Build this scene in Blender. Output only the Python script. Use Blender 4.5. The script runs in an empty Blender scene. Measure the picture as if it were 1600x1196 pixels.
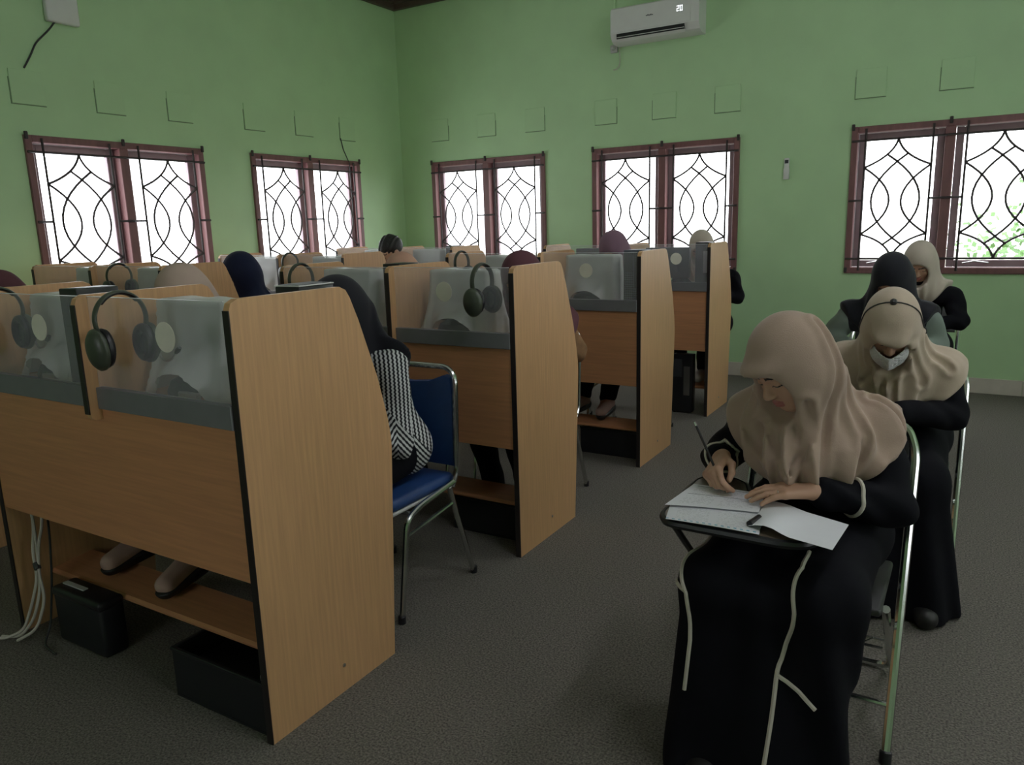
import bpy, bmesh, math, random
import numpy as np
from mathutils import Vector, Matrix

random.seed(7)
rng = np.random.default_rng(7)
scene = bpy.context.scene
COL = scene.collection

# ------------------------------------------------------------------ camera
F_PX, YAW, PIT, ROL, CAM_H = 1185.93, -0.545019, -0.204022, 0.0293784, 1.45
_cy, _sy = math.cos(YAW), math.sin(YAW)
_fwd = Vector((_sy * math.cos(PIT), _cy * math.cos(PIT), math.sin(PIT)))
_r = Vector((_cy, -_sy, 0))
_d = _fwd.cross(_r)
_r2 = math.cos(ROL) * _r + math.sin(ROL) * _d
_d2 = -math.sin(ROL) * _r + math.cos(ROL) * _d
cam_data = bpy.data.cameras.new('camera')
cam = bpy.data.objects.new('camera', cam_data)
COL.objects.link(cam)
cam_data.sensor_fit = 'HORIZONTAL'
cam_data.sensor_width = 36.0
cam_data.lens = 36.0 * F_PX / 1600.0
cam_data.clip_start = 0.05
_m = Matrix((( _r2.x, -_d2.x, -_fwd.x, 0), (_r2.y, -_d2.y, -_fwd.y, 0), (_r2.z, -_d2.z, -_fwd.z, CAM_H), (0, 0, 0, 1)))
cam.matrix_world = _m
scene.camera = cam

# ------------------------------------------------------------------ sky, exposure
world = bpy.data.worlds.new('overcast_sky')
scene.world = world
world.use_nodes = True
_bg = world.node_tree.nodes['Background']
_bg.inputs['Color'].default_value = (0.93, 0.96, 1.0, 1)
_bg.inputs['Strength'].default_value = 5.5
scene.view_settings.view_transform = 'Standard'
scene.view_settings.look = 'None'
scene.view_settings.gamma = 1.0
scene.view_settings.use_curve_mapping = False
scene.view_settings.exposure = 0.28
scene.cycles.use_denoising = True
scene.cycles.max_bounces = 10
scene.cycles.diffuse_bounces = 5
scene.cycles.transparent_max_bounces = 24
scene.cycles.sample_clamp_indirect = 6.0

LAMP = 60.0   # glow of the fluorescent tubes
# room
XL, XR, YB, YF, ZC = -5.715, 2.75, 7.133, -2.6, 3.92
WALL_T = 0.16
WIN_Z0, WIN_Z1 = 0.965, 2.165
# windows as (wall, low, high): back and left ones are seen, the others light the room from beside and behind the camera
WINDOWS = [('left', 2.983, 4.434), ('left', 4.944, 6.393), ('back', -5.289, -3.846), ('back', -3.313, -1.865),
           ('back', -0.944, 0.49), ('right', 0.6, 2.05), ('right', 2.9, 4.35), ('front', -2.4, -0.95)]


def portal(wall, a, b):
    L = bpy.data.lights.new('sky_portal', 'AREA')
    L.shape = 'RECTANGLE'
    L.size, L.size_y = b - a, WIN_Z1 - WIN_Z0
    L.cycles.is_portal = True
    o = bpy.data.objects.new('sky_portal', L)
    c, z, off = (a + b) / 2, (WIN_Z0 + WIN_Z1) / 2, WALL_T + 0.02
    pos, n = {'left': ((XL - off, c, z), (1, 0, 0)), 'back': ((c, YB + off, z), (0, -1, 0)),
              'right': ((XR + off, c, z), (-1, 0, 0)), 'front': ((c, YF - off, z), (0, 1, 0))}[wall]
    o.location = pos
    o.rotation_euler = Vector(n).to_track_quat('-Z', 'Z').to_euler()
    COL.objects.link(o)


for w in WINDOWS:
    portal(*w)

# ------------------------------------------------------------------ materials
MATS = {}


def _nodes(name):
    m = bpy.data.materials.new(name)
    m.use_nodes = True
    nt = m.node_tree
    return m, nt, nt.nodes['Principled BSDF']


def mat(name, col, rough=0.6, metal=0.0, var=0.06, scale=12.0, bump=0.0, bscale=None, stretch=(1, 1, 1), sheen=0.0, coat=0.0, spec=0.5):
    """Principled material with a little noise in its colour, and fine relief if asked."""
    m, nt, b = _nodes(name)
    tc = nt.nodes.new('ShaderNodeTexCoord')
    mp = nt.nodes.new('ShaderNodeMapping')
    mp.inputs['Scale'].default_value = stretch
    nt.links.new(tc.outputs['Object'], mp.inputs['Vector'])
    nz = nt.nodes.new('ShaderNodeTexNoise')
    nz.inputs['Scale'].default_value = scale
    nz.inputs['Detail'].default_value = 4
    nt.links.new(mp.outputs['Vector'], nz.inputs['Vector'])
    rp = nt.nodes.new('ShaderNodeValToRGB')
    rp.color_ramp.elements[0].position = 0.3
    rp.color_ramp.elements[1].position = 0.7
    rp.color_ramp.elements[0].color = [c * (1 - var) for c in col] + [1]
    rp.color_ramp.elements[1].color = [min(1, c * (1 + var)) for c in col] + [1]
    nt.links.new(nz.outputs['Fac'], rp.inputs['Fac'])
    nt.links.new(rp.outputs['Color'], b.inputs['Base Color'])
    b.inputs['Roughness'].default_value = rough
    b.inputs['Metallic'].default_value = metal
    b.inputs['Specular IOR Level'].default_value = spec
    if sheen:
        b.inputs['Sheen Weight'].default_value = sheen
    if coat:
        b.inputs['Coat Weight'].default_value = coat
    if bump:
        n2 = nt.nodes.new('ShaderNodeTexNoise')
        n2.inputs['Scale'].default_value = bscale or scale * 8
        n2.inputs['Detail'].default_value = 3
        nt.links.new(tc.outputs['Object'], n2.inputs['Vector'])
        bp = nt.nodes.new('ShaderNodeBump')
        bp.inputs['Strength'].default_value = bump
        bp.inputs['Distance'].default_value = 0.01
        nt.links.new(n2.outputs['Fac'], bp.inputs['Height'])
        nt.links.new(bp.outputs['Normal'], b.inputs['Normal'])
    MATS[name] = m
    return m


def see_through(name, col, alpha, rough=0.3, gloss=0.08):
    """Thin clear or milky sheet: a transparent share and a diffuse and glossy share."""
    m = bpy.data.materials.new(name)
    m.use_nodes = True
    nt = m.node_tree
    for n in list(nt.nodes):
        nt.nodes.remove(n)
    out = nt.nodes.new('ShaderNodeOutputMaterial')
    tr = nt.nodes.new('ShaderNodeBsdfTransparent')
    pr = nt.nodes.new('ShaderNodeBsdfPrincipled')
    nz = nt.nodes.new('ShaderNodeTexNoise')
    nz.inputs['Scale'].default_value = 9
    nz.inputs['Detail'].default_value = 5
    tc = nt.nodes.new('ShaderNodeTexCoord')
    nt.links.new(tc.outputs['Object'], nz.inputs['Vector'])
    rp = nt.nodes.new('ShaderNodeMapRange')
    rp.inputs['To Min'].default_value = max(0, alpha - gloss)
    rp.inputs['To Max'].default_value = min(1, alpha + gloss)
    nt.links.new(nz.outputs['Fac'], rp.inputs['Value'])
    pr.inputs['Base Color'].default_value = (*col, 1)
    pr.inputs['Roughness'].default_value = rough
    mx = nt.nodes.new('ShaderNodeMixShader')
    nt.links.new(rp.outputs['Result'], mx.inputs['Fac'])
    nt.links.new(tr.outputs['BSDF'], mx.inputs[1])
    nt.links.new(pr.outputs['BSDF'], mx.inputs[2])
    nt.links.new(mx.outputs['Shader'], out.inputs['Surface'])
    MATS[name] = m
    return m


mat('wall_green', (0.48, 0.70, 0.40), 0.55, var=0.04, scale=3, bump=0.04, bscale=60)
mat('ceiling_white', (0.75, 0.76, 0.72), 0.8, var=0.03)
mat('cornice_brown', (0.10, 0.07, 0.055), 0.5)
mat('baseboard_tile', (0.62, 0.56, 0.50), 0.35, var=0.05)
mat('carpet', (0.165, 0.152, 0.132), 0.95, var=0.55, scale=150, bump=0.6, bscale=330, sheen=0.0, spec=0.1)
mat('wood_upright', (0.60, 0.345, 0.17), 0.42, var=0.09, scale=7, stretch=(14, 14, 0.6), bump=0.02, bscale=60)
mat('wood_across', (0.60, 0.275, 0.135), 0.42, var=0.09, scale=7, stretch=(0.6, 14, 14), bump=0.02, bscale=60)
mat('edge_dark', (0.018, 0.013, 0.012), 0.4)
mat('fascia_grey', (0.19, 0.185, 0.20), 0.45)
mat('frame_maroon', (0.20, 0.09, 0.09), 0.45, var=0.12, scale=9, stretch=(4, 4, 0.7))
mat('frame_sash', (0.34, 0.25, 0.28), 0.45, var=0.1, scale=9)
mat('iron', (0.05, 0.04, 0.04), 0.5, metal=0.3)
mat('chrome', (0.62, 0.64, 0.62), 0.18, metal=1.0, var=0.02)
mat('steel', (0.5, 0.5, 0.5), 0.3, metal=1.0, var=0.02)
mat('black_plastic', (0.012, 0.012, 0.014), 0.4)
mat('black_box', (0.010, 0.010, 0.013), 0.55)
mat('dark_grey', (0.035, 0.037, 0.042), 0.5)
mat('tower_grey', (0.11, 0.12, 0.15), 0.45)
mat('white_plastic', (0.72, 0.72, 0.70), 0.4, var=0.02)
mat('grey_white', (0.50, 0.49, 0.48), 0.5, var=0.03)
mat('olive', (0.055, 0.065, 0.045), 0.38, var=0.1)
mat('blue_vinyl', (0.012, 0.045, 0.16), 0.5, var=0.1, bump=0.08, bscale=300)
mat('black_vinyl', (0.012, 0.012, 0.012), 0.45)
mat('sticker', (0.85, 0.80, 0.70), 0.6)
mat('cable_white', (0.55, 0.5, 0.45), 0.5)
mat('cable_dark', (0.03, 0.03, 0.03), 0.5)
mat('tablet_wood', (0.16, 0.12, 0.085), 0.4, var=0.1, scale=8, stretch=(2, 12, 12))
mat('skin', (0.48, 0.28, 0.19), 0.5, var=0.05)
mat('skin_pale', (0.55, 0.36, 0.27), 0.55, var=0.05)
mat('lip', (0.36, 0.13, 0.11), 0.45)
mat('hair', (0.008, 0.007, 0.007), 0.5, var=0.4, scale=60, bump=0.6, bscale=120)
mat('hijab_tan', (0.38, 0.275, 0.215), 0.85, var=0.05, bump=0.12, bscale=350, sheen=0.2, spec=0.2)
mat('hijab_beige', (0.50, 0.40, 0.31), 0.85, var=0.05, bump=0.12, bscale=350, sheen=0.2, spec=0.2)
mat('hijab_cream', (0.50, 0.43, 0.36), 0.85, var=0.05, sheen=0.2, spec=0.2)
mat('hijab_black', (0.012, 0.012, 0.017), 0.85, var=0.1, sheen=0.1, spec=0.2)
mat('hijab_navy', (0.012, 0.016, 0.045), 0.85, var=0.1, sheen=0.1, spec=0.2)
mat('hijab_pink', (0.50, 0.29, 0.21), 0.85, var=0.05, spec=0.2)
mat('hijab_rose', (0.46, 0.35, 0.29), 0.85, var=0.05, spec=0.2)
mat('hijab_maroon', (0.11, 0.045, 0.055), 0.85, var=0.05, spec=0.2)
mat('hijab_mauve', (0.20, 0.12, 0.16), 0.85, var=0.05, spec=0.2)
mat('robe_black', (0.005, 0.005, 0.0075), 0.85, var=0.15, spec=0.12)
mat('trim_cream', (0.58, 0.53, 0.45), 0.7)
mat('grey_green', (0.19, 0.23, 0.20), 0.85, var=0.06, spec=0.2)
mat('brown_cloth', (0.22, 0.12, 0.06), 0.85, var=0.2, scale=25, spec=0.2)
mat('shirt_blue', (0.10, 0.14, 0.22), 0.85)
mat('mask_white', (0.72, 0.72, 0.74), 0.8)
mat('sock', (0.50, 0.33, 0.28), 0.8)
mat('shoe_black', (0.012, 0.011, 0.011), 0.5)
mat('shoe_white', (0.62, 0.58, 0.52), 0.5)
mat('page_white', (0.80, 0.80, 0.84), 0.7, var=0.015)
mat('eye_white', (0.6, 0.58, 0.55), 0.3)
mat('silver', (0.75, 0.75, 0.75), 0.2, metal=1.0)
mat('leaf', (0.10, 0.20, 0.06), 0.6, var=0.3, scale=3)
mat('bark', (0.10, 0.075, 0.05), 0.8)
mat('yard', (0.30, 0.30, 0.24), 0.9, var=0.2, scale=1)
see_through('pane_glass', (0.75, 0.8, 0.8), 0.05, 0.1, 0.01)
see_through('acrylic', (0.70, 0.70, 0.76), 0.17, 0.10, 0.03)
mat('acrylic_edge', (0.80, 0.80, 0.84), 0.3)
see_through('milky_cover', (0.76, 0.78, 0.75), 0.76, 0.35, 0.12)


def mat_emit(name, col, s):
    m, nt, b = _nodes(name)
    b.inputs['Emission Color'].default_value = (*col, 1)
    b.inputs['Emission Strength'].default_value = s
    MATS[name] = m


mat_emit('led', (0.9, 0.95, 1.0), 1.0)


def mat_stripes():
    """Black and white knit: bands that meet in chevrons, with a ragged stitch edge."""
    m, nt, b = _nodes('knit_stripes')
    N, Lk = nt.nodes.new, nt.links.new
    tc = N('ShaderNodeTexCoord')
    sp = N('ShaderNodeSeparateXYZ')
    Lk(tc.outputs['Object'], sp.inputs[0])

    def mth(op, a, bb=None):
        n = N('ShaderNodeMath'); n.operation = op
        for i, v in enumerate((a, bb)):
            if v is None: continue
            if isinstance(v, (int, float)): n.inputs[i].default_value = v
            else: Lk(v, n.inputs[i])
        return n.outputs[0]
    # chevron: distance from a slanted line on the side of the sleeve
    yv, zv = sp.outputs['Y'], sp.outputs['Z']
    along = mth('ADD', mth('MULTIPLY', yv, 1.0), mth('MULTIPLY', mth('ADD', sp.outputs['X'], 0.0), 1.0))
    tooth = mth('MULTIPLY', mth('PINGPONG', mth('MULTIPLY', zv, 60.0), 0.5), 0.10)
    u = mth('ADD', mth('MULTIPLY', along, 21.0), tooth)
    v = mth('ADD', mth('MULTIPLY', zv, 42.0), mth('MULTIPLY', mth('ABSOLUTE', mth('ADD', along, -0.03)), 40.0))
    saw2 = mth('ADD', v, mth('MULTIPLY', mth('PINGPONG', mth('MULTIPLY', along, 60.0), 0.5), 0.25))
    col = mth('ADD', mth('MULTIPLY', along, 46.0), mth('MULTIPLY', mth('PINGPONG', mth('MULTIPLY', zv, 75.0), 0.5), 0.5))
    up_ = mth('GREATER_THAN', mth('ADD', zv, mth('MULTIPLY', along, 0.9)), 0.80)
    pick = N('ShaderNodeMix'); pick.data_type = 'FLOAT'
    Lk(up_, pick.inputs[0]); Lk(saw2, pick.inputs[2]); Lk(col, pick.inputs[3])
    s2 = mth('LESS_THAN', mth('FRACT', pick.outputs[0]), 0.5)
    mixc = N('ShaderNodeMix'); mixc.data_type = 'RGBA'
    mixc.inputs[6].default_value = (0.012, 0.012, 0.016, 1)
    mixc.inputs[7].default_value = (0.62, 0.62, 0.62, 1)
    Lk(s2, mixc.inputs[0])
    Lk(mixc.outputs[2], b.inputs['Base Color'])
    b.inputs['Roughness'].default_value = 0.9
    MATS['knit_stripes'] = m


mat_stripes()


def mat_print(name, lines, blue=0.0):
    """White page with rows of small print, as flat ink on the sheet (UV space)."""
    m, nt, b = _nodes(name)
    N, Lk = nt.nodes.new, nt.links.new
    uv = N('ShaderNodeUVMap')
    sp = N('ShaderNodeSeparateXYZ')
    Lk(uv.outputs['UV'], sp.inputs[0])

    def mth(op, a, bb=None, c=None):
        n = N('ShaderNodeMath'); n.operation = op
        for i, v in enumerate((a, bb, c)):
            if v is None: continue
            if isinstance(v, (int, float)): n.inputs[i].default_value = v
            else: Lk(v, n.inputs[i])
        return n.outputs[0]
    X, Y = sp.outputs['X'], sp.outputs['Y']

    def rng_(v, a, c):
        return mth('MULTIPLY', mth('GREATER_THAN', v, a), mth('LESS_THAN', v, c))
    nz = N('ShaderNodeTexNoise'); nz.inputs['Scale'].default_value = 1.0; nz.inputs['Detail'].default_value = 2
    cmb = N('ShaderNodeCombineXYZ')
    Lk(mth('MULTIPLY', X, 38.0), cmb.inputs[0])
    Lk(mth('MULTIPLY', mth('FLOOR', mth('MULTIPLY', Y, float(lines))), 7.3), cmb.inputs[1])
    Lk(cmb.outputs[0], nz.inputs['Vector'])
    row = mth('LESS_THAN', mth('FRACT', mth('MULTIPLY', Y, float(lines))), 0.42)
    word = mth('GREATER_THAN', nz.outputs['Fac'], 0.53)
    cols = mth('MAXIMUM', rng_(X, 0.10, 0.46), rng_(X, 0.54, 0.92))
    txt = mth('MULTIPLY', mth('MULTIPLY', row, word), mth('MULTIPLY', cols, rng_(Y, 0.12, 0.90)))
    if blue:
        strip = rng_(Y, 0.05, 0.10)
        dash = mth('LESS_THAN', mth('FRACT', mth('MULTIPLY', X, 15.0)), 0.45)
        st = mth('MULTIPLY', strip, dash)
    else:
        # a ruled answer box at the head of the sheet
        st = mth('MULTIPLY', rng_(X, 0.08, 0.94), mth('MAXIMUM', rng_(Y, 0.545, 0.56), rng_(Y, 0.915, 0.93)))
    mixa = N('ShaderNodeMix'); mixa.data_type = 'RGBA'
    mixa.inputs[6].default_value = (0.78, 0.78, 0.82, 1)
    mixa.inputs[7].default_value = (0.55, 0.55, 0.58, 1)
    Lk(txt, mixa.inputs[0])
    mixb = N('ShaderNodeMix'); mixb.data_type = 'RGBA'
    Lk(st, mixb.inputs[0])
    Lk(mixa.outputs[2], mixb.inputs[6])
    mixb.inputs[7].default_value = (0.18, 0.42, 0.55, 1) if blue else (0.12, 0.12, 0.14, 1)
    Lk(mixb.outputs[2], b.inputs['Base Color'])
    b.inputs['Roughness'].default_value = 0.7
    MATS[name] = m


mat_print('page_answers', 26)
mat_print('page_questions', 30, 1.0)

# ------------------------------------------------------------------ mesh helpers
class MB:
    def __init__(s):
        s.v, s.f, s.uv = [], [], None

    def add(s, vs, fs):
        k = len(s.v)
        s.v.extend([tuple(p) for p in vs])
        s.f.extend([tuple(i + k for i in f) for f in fs])
        return s

    def box(s, lo, hi, bev=0.0, seg=1):
        lo, hi = [min(a, b) for a, b in zip(lo, hi)], [max(a, b) for a, b in zip(lo, hi)]
        bm = bmesh.new()
        bmesh.ops.create_cube(bm, size=1)
        for v in bm.verts:
            v.co = Vector([lo[i] + (v.co[i] + 0.5) * (hi[i] - lo[i]) for i in range(3)])
        if bev:
            bmesh.ops.bevel(bm, geom=list(bm.edges), offset=bev, segments=seg, affect='EDGES', profile=0.5)
        bm.verts.index_update()
        s.add([v.co for v in bm.verts], [[v.index for v in f.verts] for f in bm.faces])
        bm.free()
        return s

    def obox(s, c, ax, ay, az, hx, hy, hz):
        c, ax, ay, az = map(Vector, (c, ax, ay, az))
        vs = [c + ax * hx * i + ay * hy * j + az * hz * k for i in (-1, 1) for j in (-1, 1) for k in (-1, 1)]
        return s.add(vs, [(0, 1, 3, 2), (4, 6, 7, 5), (0, 4, 5, 1), (2, 3, 7, 6), (0, 2, 6, 4), (1, 5, 7, 3)])

    def tube(s, pts, r, n=8, closed=False, flat=1.0, cap=True, up=None):
        pts = [Vector(p) for p in pts]
        m = len(pts)
        rs = r if isinstance(r, (list, tuple)) else [r] * m
        tang = []
        for i in range(m):
            a = pts[(i - 1) % m] if (closed or i > 0) else pts[i]
            b = pts[(i + 1) % m] if (closed or i < m - 1) else pts[i]
            tang.append((b - a).normalized())
        ref = Vector(up) if up else (Vector((0, 0, 1)) if abs(tang[0].z) < 0.9 else Vector((1, 0, 0)))
        nrm = (ref - tang[0] * ref.dot(tang[0])).normalized()
        vs = []
        for i in range(m):
            t = tang[i]
            nrm = nrm - t * nrm.dot(t)
            nrm = nrm.normalized() if nrm.length > 1e-6 else t.orthogonal().normalized()
            bn = t.cross(nrm)
            for k in range(n):
                a = 2 * math.pi * k / n
                vs.append(pts[i] + nrm * (rs[i] * math.cos(a) * flat) + bn * (rs[i] * math.sin(a)))
        fs = []
        for i in range(m if closed else m - 1):
            j = (i + 1) % m
            for k in range(n):
                l = (k + 1) % n
                fs.append((i * n + k, i * n + l, j * n + l, j * n + k))
        if cap and not closed:
            fs.append(tuple(range(n - 1, -1, -1)))
            fs.append(tuple((m - 1) * n + k for k in range(n)))
        return s.add(vs, fs)

    def prism(s, poly, axis, a, b):
        """poly: list of 2D points in the plane across `axis`, extruded from a to b."""
        n = len(poly)

        def P(p, t):
            return {0: (t, p[0], p[1]), 1: (p[0], t, p[1]), 2: (p[0], p[1], t)}[axis]
        vs = [P(p, a) for p in poly] + [P(p, b) for p in poly]
        fs = [tuple(range(n - 1, -1, -1)), tuple(range(n, 2 * n))]
        fs += [(i, (i + 1) % n, n + (i + 1) % n, n + i) for i in range(n)]
        return s.add(vs, fs)

    def lathe(s, prof, c=(0, 0, 0), axis=(0, 0, 1), n=16):
        ax = Vector(axis).normalized()
        u = ax.orthogonal().normalized()
        w = ax.cross(u)
        c = Vector(c)
        vs = []
        for r, t in prof:
            for k in range(n):
                a = 2 * math.pi * k / n
                vs.append(c + ax * t + u * (r * math.cos(a)) + w * (r * math.sin(a)))
        fs = []
        m = len(prof)
        for i in range(m - 1):
            for k in range(n):
                l = (k + 1) % n
                fs.append((i * n + k, i * n + l, (i + 1) * n + l, (i + 1) * n + k))
        fs.append(tuple(range(n - 1, -1, -1)))
        fs.append(tuple((m - 1) * n + k for k in range(n)))
        return s.add(vs, fs)

    def mesh(s, name, smooth=35):
        me = bpy.data.meshes.new(name)
        me.from_pydata(s.v, [], s.f)
        bm = bmesh.new()
        bm.from_mesh(me)
        bmesh.ops.recalc_face_normals(bm, faces=bm.faces)
        bm.to_mesh(me)
        bm.free()
        if smooth:
            me.polygons.foreach_set('use_smooth', [True] * len(me.polygons))
            me.set_sharp_from_angle(angle=math.radians(smooth))
        return me

    def build(s, name, material, parent=None, loc=(0, 0, 0), rz=0.0, smooth=35):
        me = s.mesh(name, smooth)
        return link(name, me, material, parent, loc, rz)


def link(name, me, material, parent=None, loc=(0, 0, 0), rz=0.0):
    if material is not None:
        for mm in (material if isinstance(material, (list, tuple)) else [material]):
            if len(me.materials) < (len(material) if isinstance(material, (list, tuple)) else 1):
                me.materials.append(MATS[mm])
    o = bpy.data.objects.new(name, me)
    COL.objects.link(o)
    o.location = loc
    o.rotation_euler = (0, 0, rz)
    if parent is not None:
        o.parent = parent
    return o


def tag(o, label=None, cat=None, group=None, kind=None):
    if label: o['label'] = label
    if cat: o['category'] = cat
    if group: o['group'] = group
    if kind: o['kind'] = kind
    return o


def thing(name, label, cat, loc=(0, 0, 0), rz=0.0, group=None):
    o = bpy.data.objects.new(name, None)
    o.empty_display_size = 0.1
    COL.objects.link(o)
    o.location = loc
    o.rotation_euler = (0, 0, rz)
    return tag(o, label, cat, group)


def copy_tree(o, parent=None):
    c = o.copy()
    COL.objects.link(c)
    c.parent = parent
    for ch in list(o.children):
        if ch.name in COL.objects:
            copy_tree(ch, c)
    return c


def round_path(pts, r, n=5, closed=False):
    """Polyline with its corners rounded."""
    pts = [Vector(p) for p in pts]
    out = []
    m = len(pts)
    for i, p in enumerate(pts):
        if not closed and i in (0, m - 1):
            out.append(p)
            continue
        a, b = pts[(i - 1) % m], pts[(i + 1) % m]
        da, db = (a - p), (b - p)
        k = min(r, da.length * 0.45, db.length * 0.45)
        p0, p1 = p + da.normalized() * k, p + db.normalized() * k
        for j in range(n + 1):
            t = j / n
            out.append(p0 * (1 - t) ** 2 + p * 2 * t * (1 - t) + p1 * t * t)
    return out


def arc3(a, m, b, n=12):
    """Circular-looking arc through three points (quadratic)."""
    a, m, b = Vector(a), Vector(m), Vector(b)
    c = m * 2 - (a + b) * 0.5
    return [a * (1 - t) ** 2 + c * 2 * t * (1 - t) + b * t * t for t in [i / n for i in range(n + 1)]]


# ------------------------------------------------------------------ signed distance shapes (people, drapery)
def V(*a):
    return np.array(a, float)


def cone(P, a, b, ra, rb):
    a, b = np.asarray(a, float), np.asarray(b, float)
    ab = b - a
    L = max(ab @ ab, 1e-9)
    t = np.clip(((P - a) @ ab) / L, 0, 1)
    return np.linalg.norm(P - a - t[:, None] * ab, axis=1) - (ra + (rb - ra) * t)


def ell(P, c, r, B=None):
    q = P - np.asarray(c, float)
    if B is not None:
        q = q @ B.T
    r = np.asarray(r, float)
    k0 = np.linalg.norm(q / r, axis=1)
    k1 = np.linalg.norm(q / (r * r), axis=1) + 1e-9
    return k0 * (k0 - 1) / k1


def smin(a, b, k):
    h = np.clip(0.5 + 0.5 * (b - a) / k, 0, 1)
    return b + (a - b) * h - k * h * (1 - h)


def smax(a, b, k):
    return -smin(-a, -b, k)


def union(ds, k):
    d = ds[0]
    for e in ds[1:]:
        d = smin(d, e, k)
    return d


def net(f, lo, hi, h, smooth=1):
    """Surface of f=0 as quads; fine samples only near the surface."""
    lo, hi = np.asarray(lo, float), np.asarray(hi, float)
    K = 4
    nb = np.ceil((hi - lo) / (h * K)).astype(int) + 1
    ax = [lo[i] + (np.arange(nb[i]) + 0.5) * K * h - 0.5 * h for i in range(3)]
    G = np.stack(np.meshgrid(*ax, indexing='ij'), -1).reshape(-1, 3)
    dc = f(G).reshape(nb)
    act = np.abs(dc) < K * h * 1.75
    D = np.repeat(np.repeat(np.repeat(dc, K, 0), K, 1), K, 2)
    bi = np.argwhere(act)
    off = np.stack(np.meshgrid(*[np.arange(K)] * 3, indexing='ij'), -1).reshape(-1, 3)
    idx = (bi[:, None, :] * K + off[None]).reshape(-1, 3)
    D[idx[:, 0], idx[:, 1], idx[:, 2]] = f(lo + idx * h)
    S = D < 0
    cnt = sum(S[i:S.shape[0] - 1 + i, j:S.shape[1] - 1 + j, k:S.shape[2] - 1 + k].astype(np.int8) for i in (0, 1) for j in (0, 1) for k in (0, 1))
    cells = np.argwhere((cnt > 0) & (cnt < 8))
    vid = -np.ones(cnt.shape, np.int64)
    vid[cells[:, 0], cells[:, 1], cells[:, 2]] = np.arange(len(cells))
    cor = [(i, j, k) for i in (0, 1) for j in (0, 1) for k in (0, 1)]
    val = {c: D[cells[:, 0] + c[0], cells[:, 1] + c[1], cells[:, 2] + c[2]] for c in cor}
    acc = np.zeros((len(cells), 3)); num = np.zeros(len(cells))
    for c in cor:
        for a in range(3):
            if c[a] == 0:
                e = list(c); e[a] = 1; e = tuple(e)
                va, vb = val[c], val[e]
                m = (va < 0) != (vb < 0)
                t = np.where(m, va / np.where(m, va - vb, 1), 0)
                p = np.array(c, float)[None] + t[:, None] * (np.array(e, float) - np.array(c, float))[None]
                acc += p * m[:, None]; num += m
    verts = lo + (cells + acc / num[:, None]) * h
    quads = []
    for a in range(3):
        b, c = (a + 1) % 3, (a + 2) % 3
        sl0 = [slice(None)] * 3; sl1 = [slice(None)] * 3
        sl0[a] = slice(0, -1); sl1[a] = slice(1, None)
        x = S[tuple(sl0)] != S[tuple(sl1)]
        e = np.argwhere(x)
        e = e[(e[:, b] > 0) & (e[:, c] > 0) & (e[:, b] < cnt.shape[b]) & (e[:, c] < cnt.shape[c])]
        if not len(e): continue
        def vv(db, dc_):
            q = e.copy(); q[:, b] -= db; q[:, c] -= dc_
            return vid[q[:, 0], q[:, 1], q[:, 2]]
        q = np.stack([vv(1, 1), vv(0, 1), vv(0, 0), vv(1, 0)], 1)
        flip = ~S[e[:, 0], e[:, 1], e[:, 2]]
        q[flip] = q[flip][:, ::-1]
        quads.append(q[(q >= 0).all(1)])
    quads = np.concatenate(quads)
    for _ in range(smooth):
        s = np.zeros_like(verts); n = np.zeros(len(verts))
        for i in range(4):
            a_, b_ = quads[:, i], quads[:, (i + 1) % 4]
            np.add.at(s, a_, verts[b_]); np.add.at(n, a_, 1)
            np.add.at(s, b_, verts[a_]); np.add.at(n, b_, 1)
        verts = 0.5 * verts + 0.5 * s / np.maximum(n, 1)[:, None]
    return verts, quads


def np_mesh(name, parts):
    """One mesh out of (verts, quads[, material index per quad])."""
    vs, qs, ms, k = [], [], [], 0
    for p in parts:
        vs.append(p[0]); qs.append(p[1] + k); k += len(p[0])
        ms.append(p[2] if len(p) > 2 else np.zeros(len(p[1]), int))
    v, q, mi = np.concatenate(vs), np.concatenate(qs), np.concatenate(ms)
    me = bpy.data.meshes.new(name)
    me.vertices.add(len(v)); me.vertices.foreach_set('co', v.ravel().astype(np.float32))
    me.loops.add(len(q) * 4); me.loops.foreach_set('vertex_index', q.ravel().astype(np.int32))
    me.polygons.add(len(q)); me.polygons.foreach_set('loop_start', np.arange(0, len(q) * 4, 4, dtype=np.int32))
    me.polygons.foreach_set('material_index', mi.astype(np.int32))
    me.polygons.foreach_set('use_smooth', np.ones(len(q), bool))
    me.update(calc_edges=True)
    me.validate()
    return me

# ------------------------------------------------------------------ the room
def structure(name, mb, material, label, cat, smooth=0):
    return tag(mb.build(name, material, smooth=smooth), label, cat, kind='structure')


structure('floor', MB().box((XL - 0.2, YF - 0.2, -0.1), (XR + 0.2, YB + 0.2, 0)), 'carpet', 'dark grey short pile carpet over the whole floor', 'floor')
structure('ceiling', MB().box((XL - 0.2, YF - 0.2, ZC), (XR + 0.2, YB + 0.2, ZC + 0.1)), 'ceiling_white', 'pale ceiling above the green walls', 'ceiling')


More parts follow.
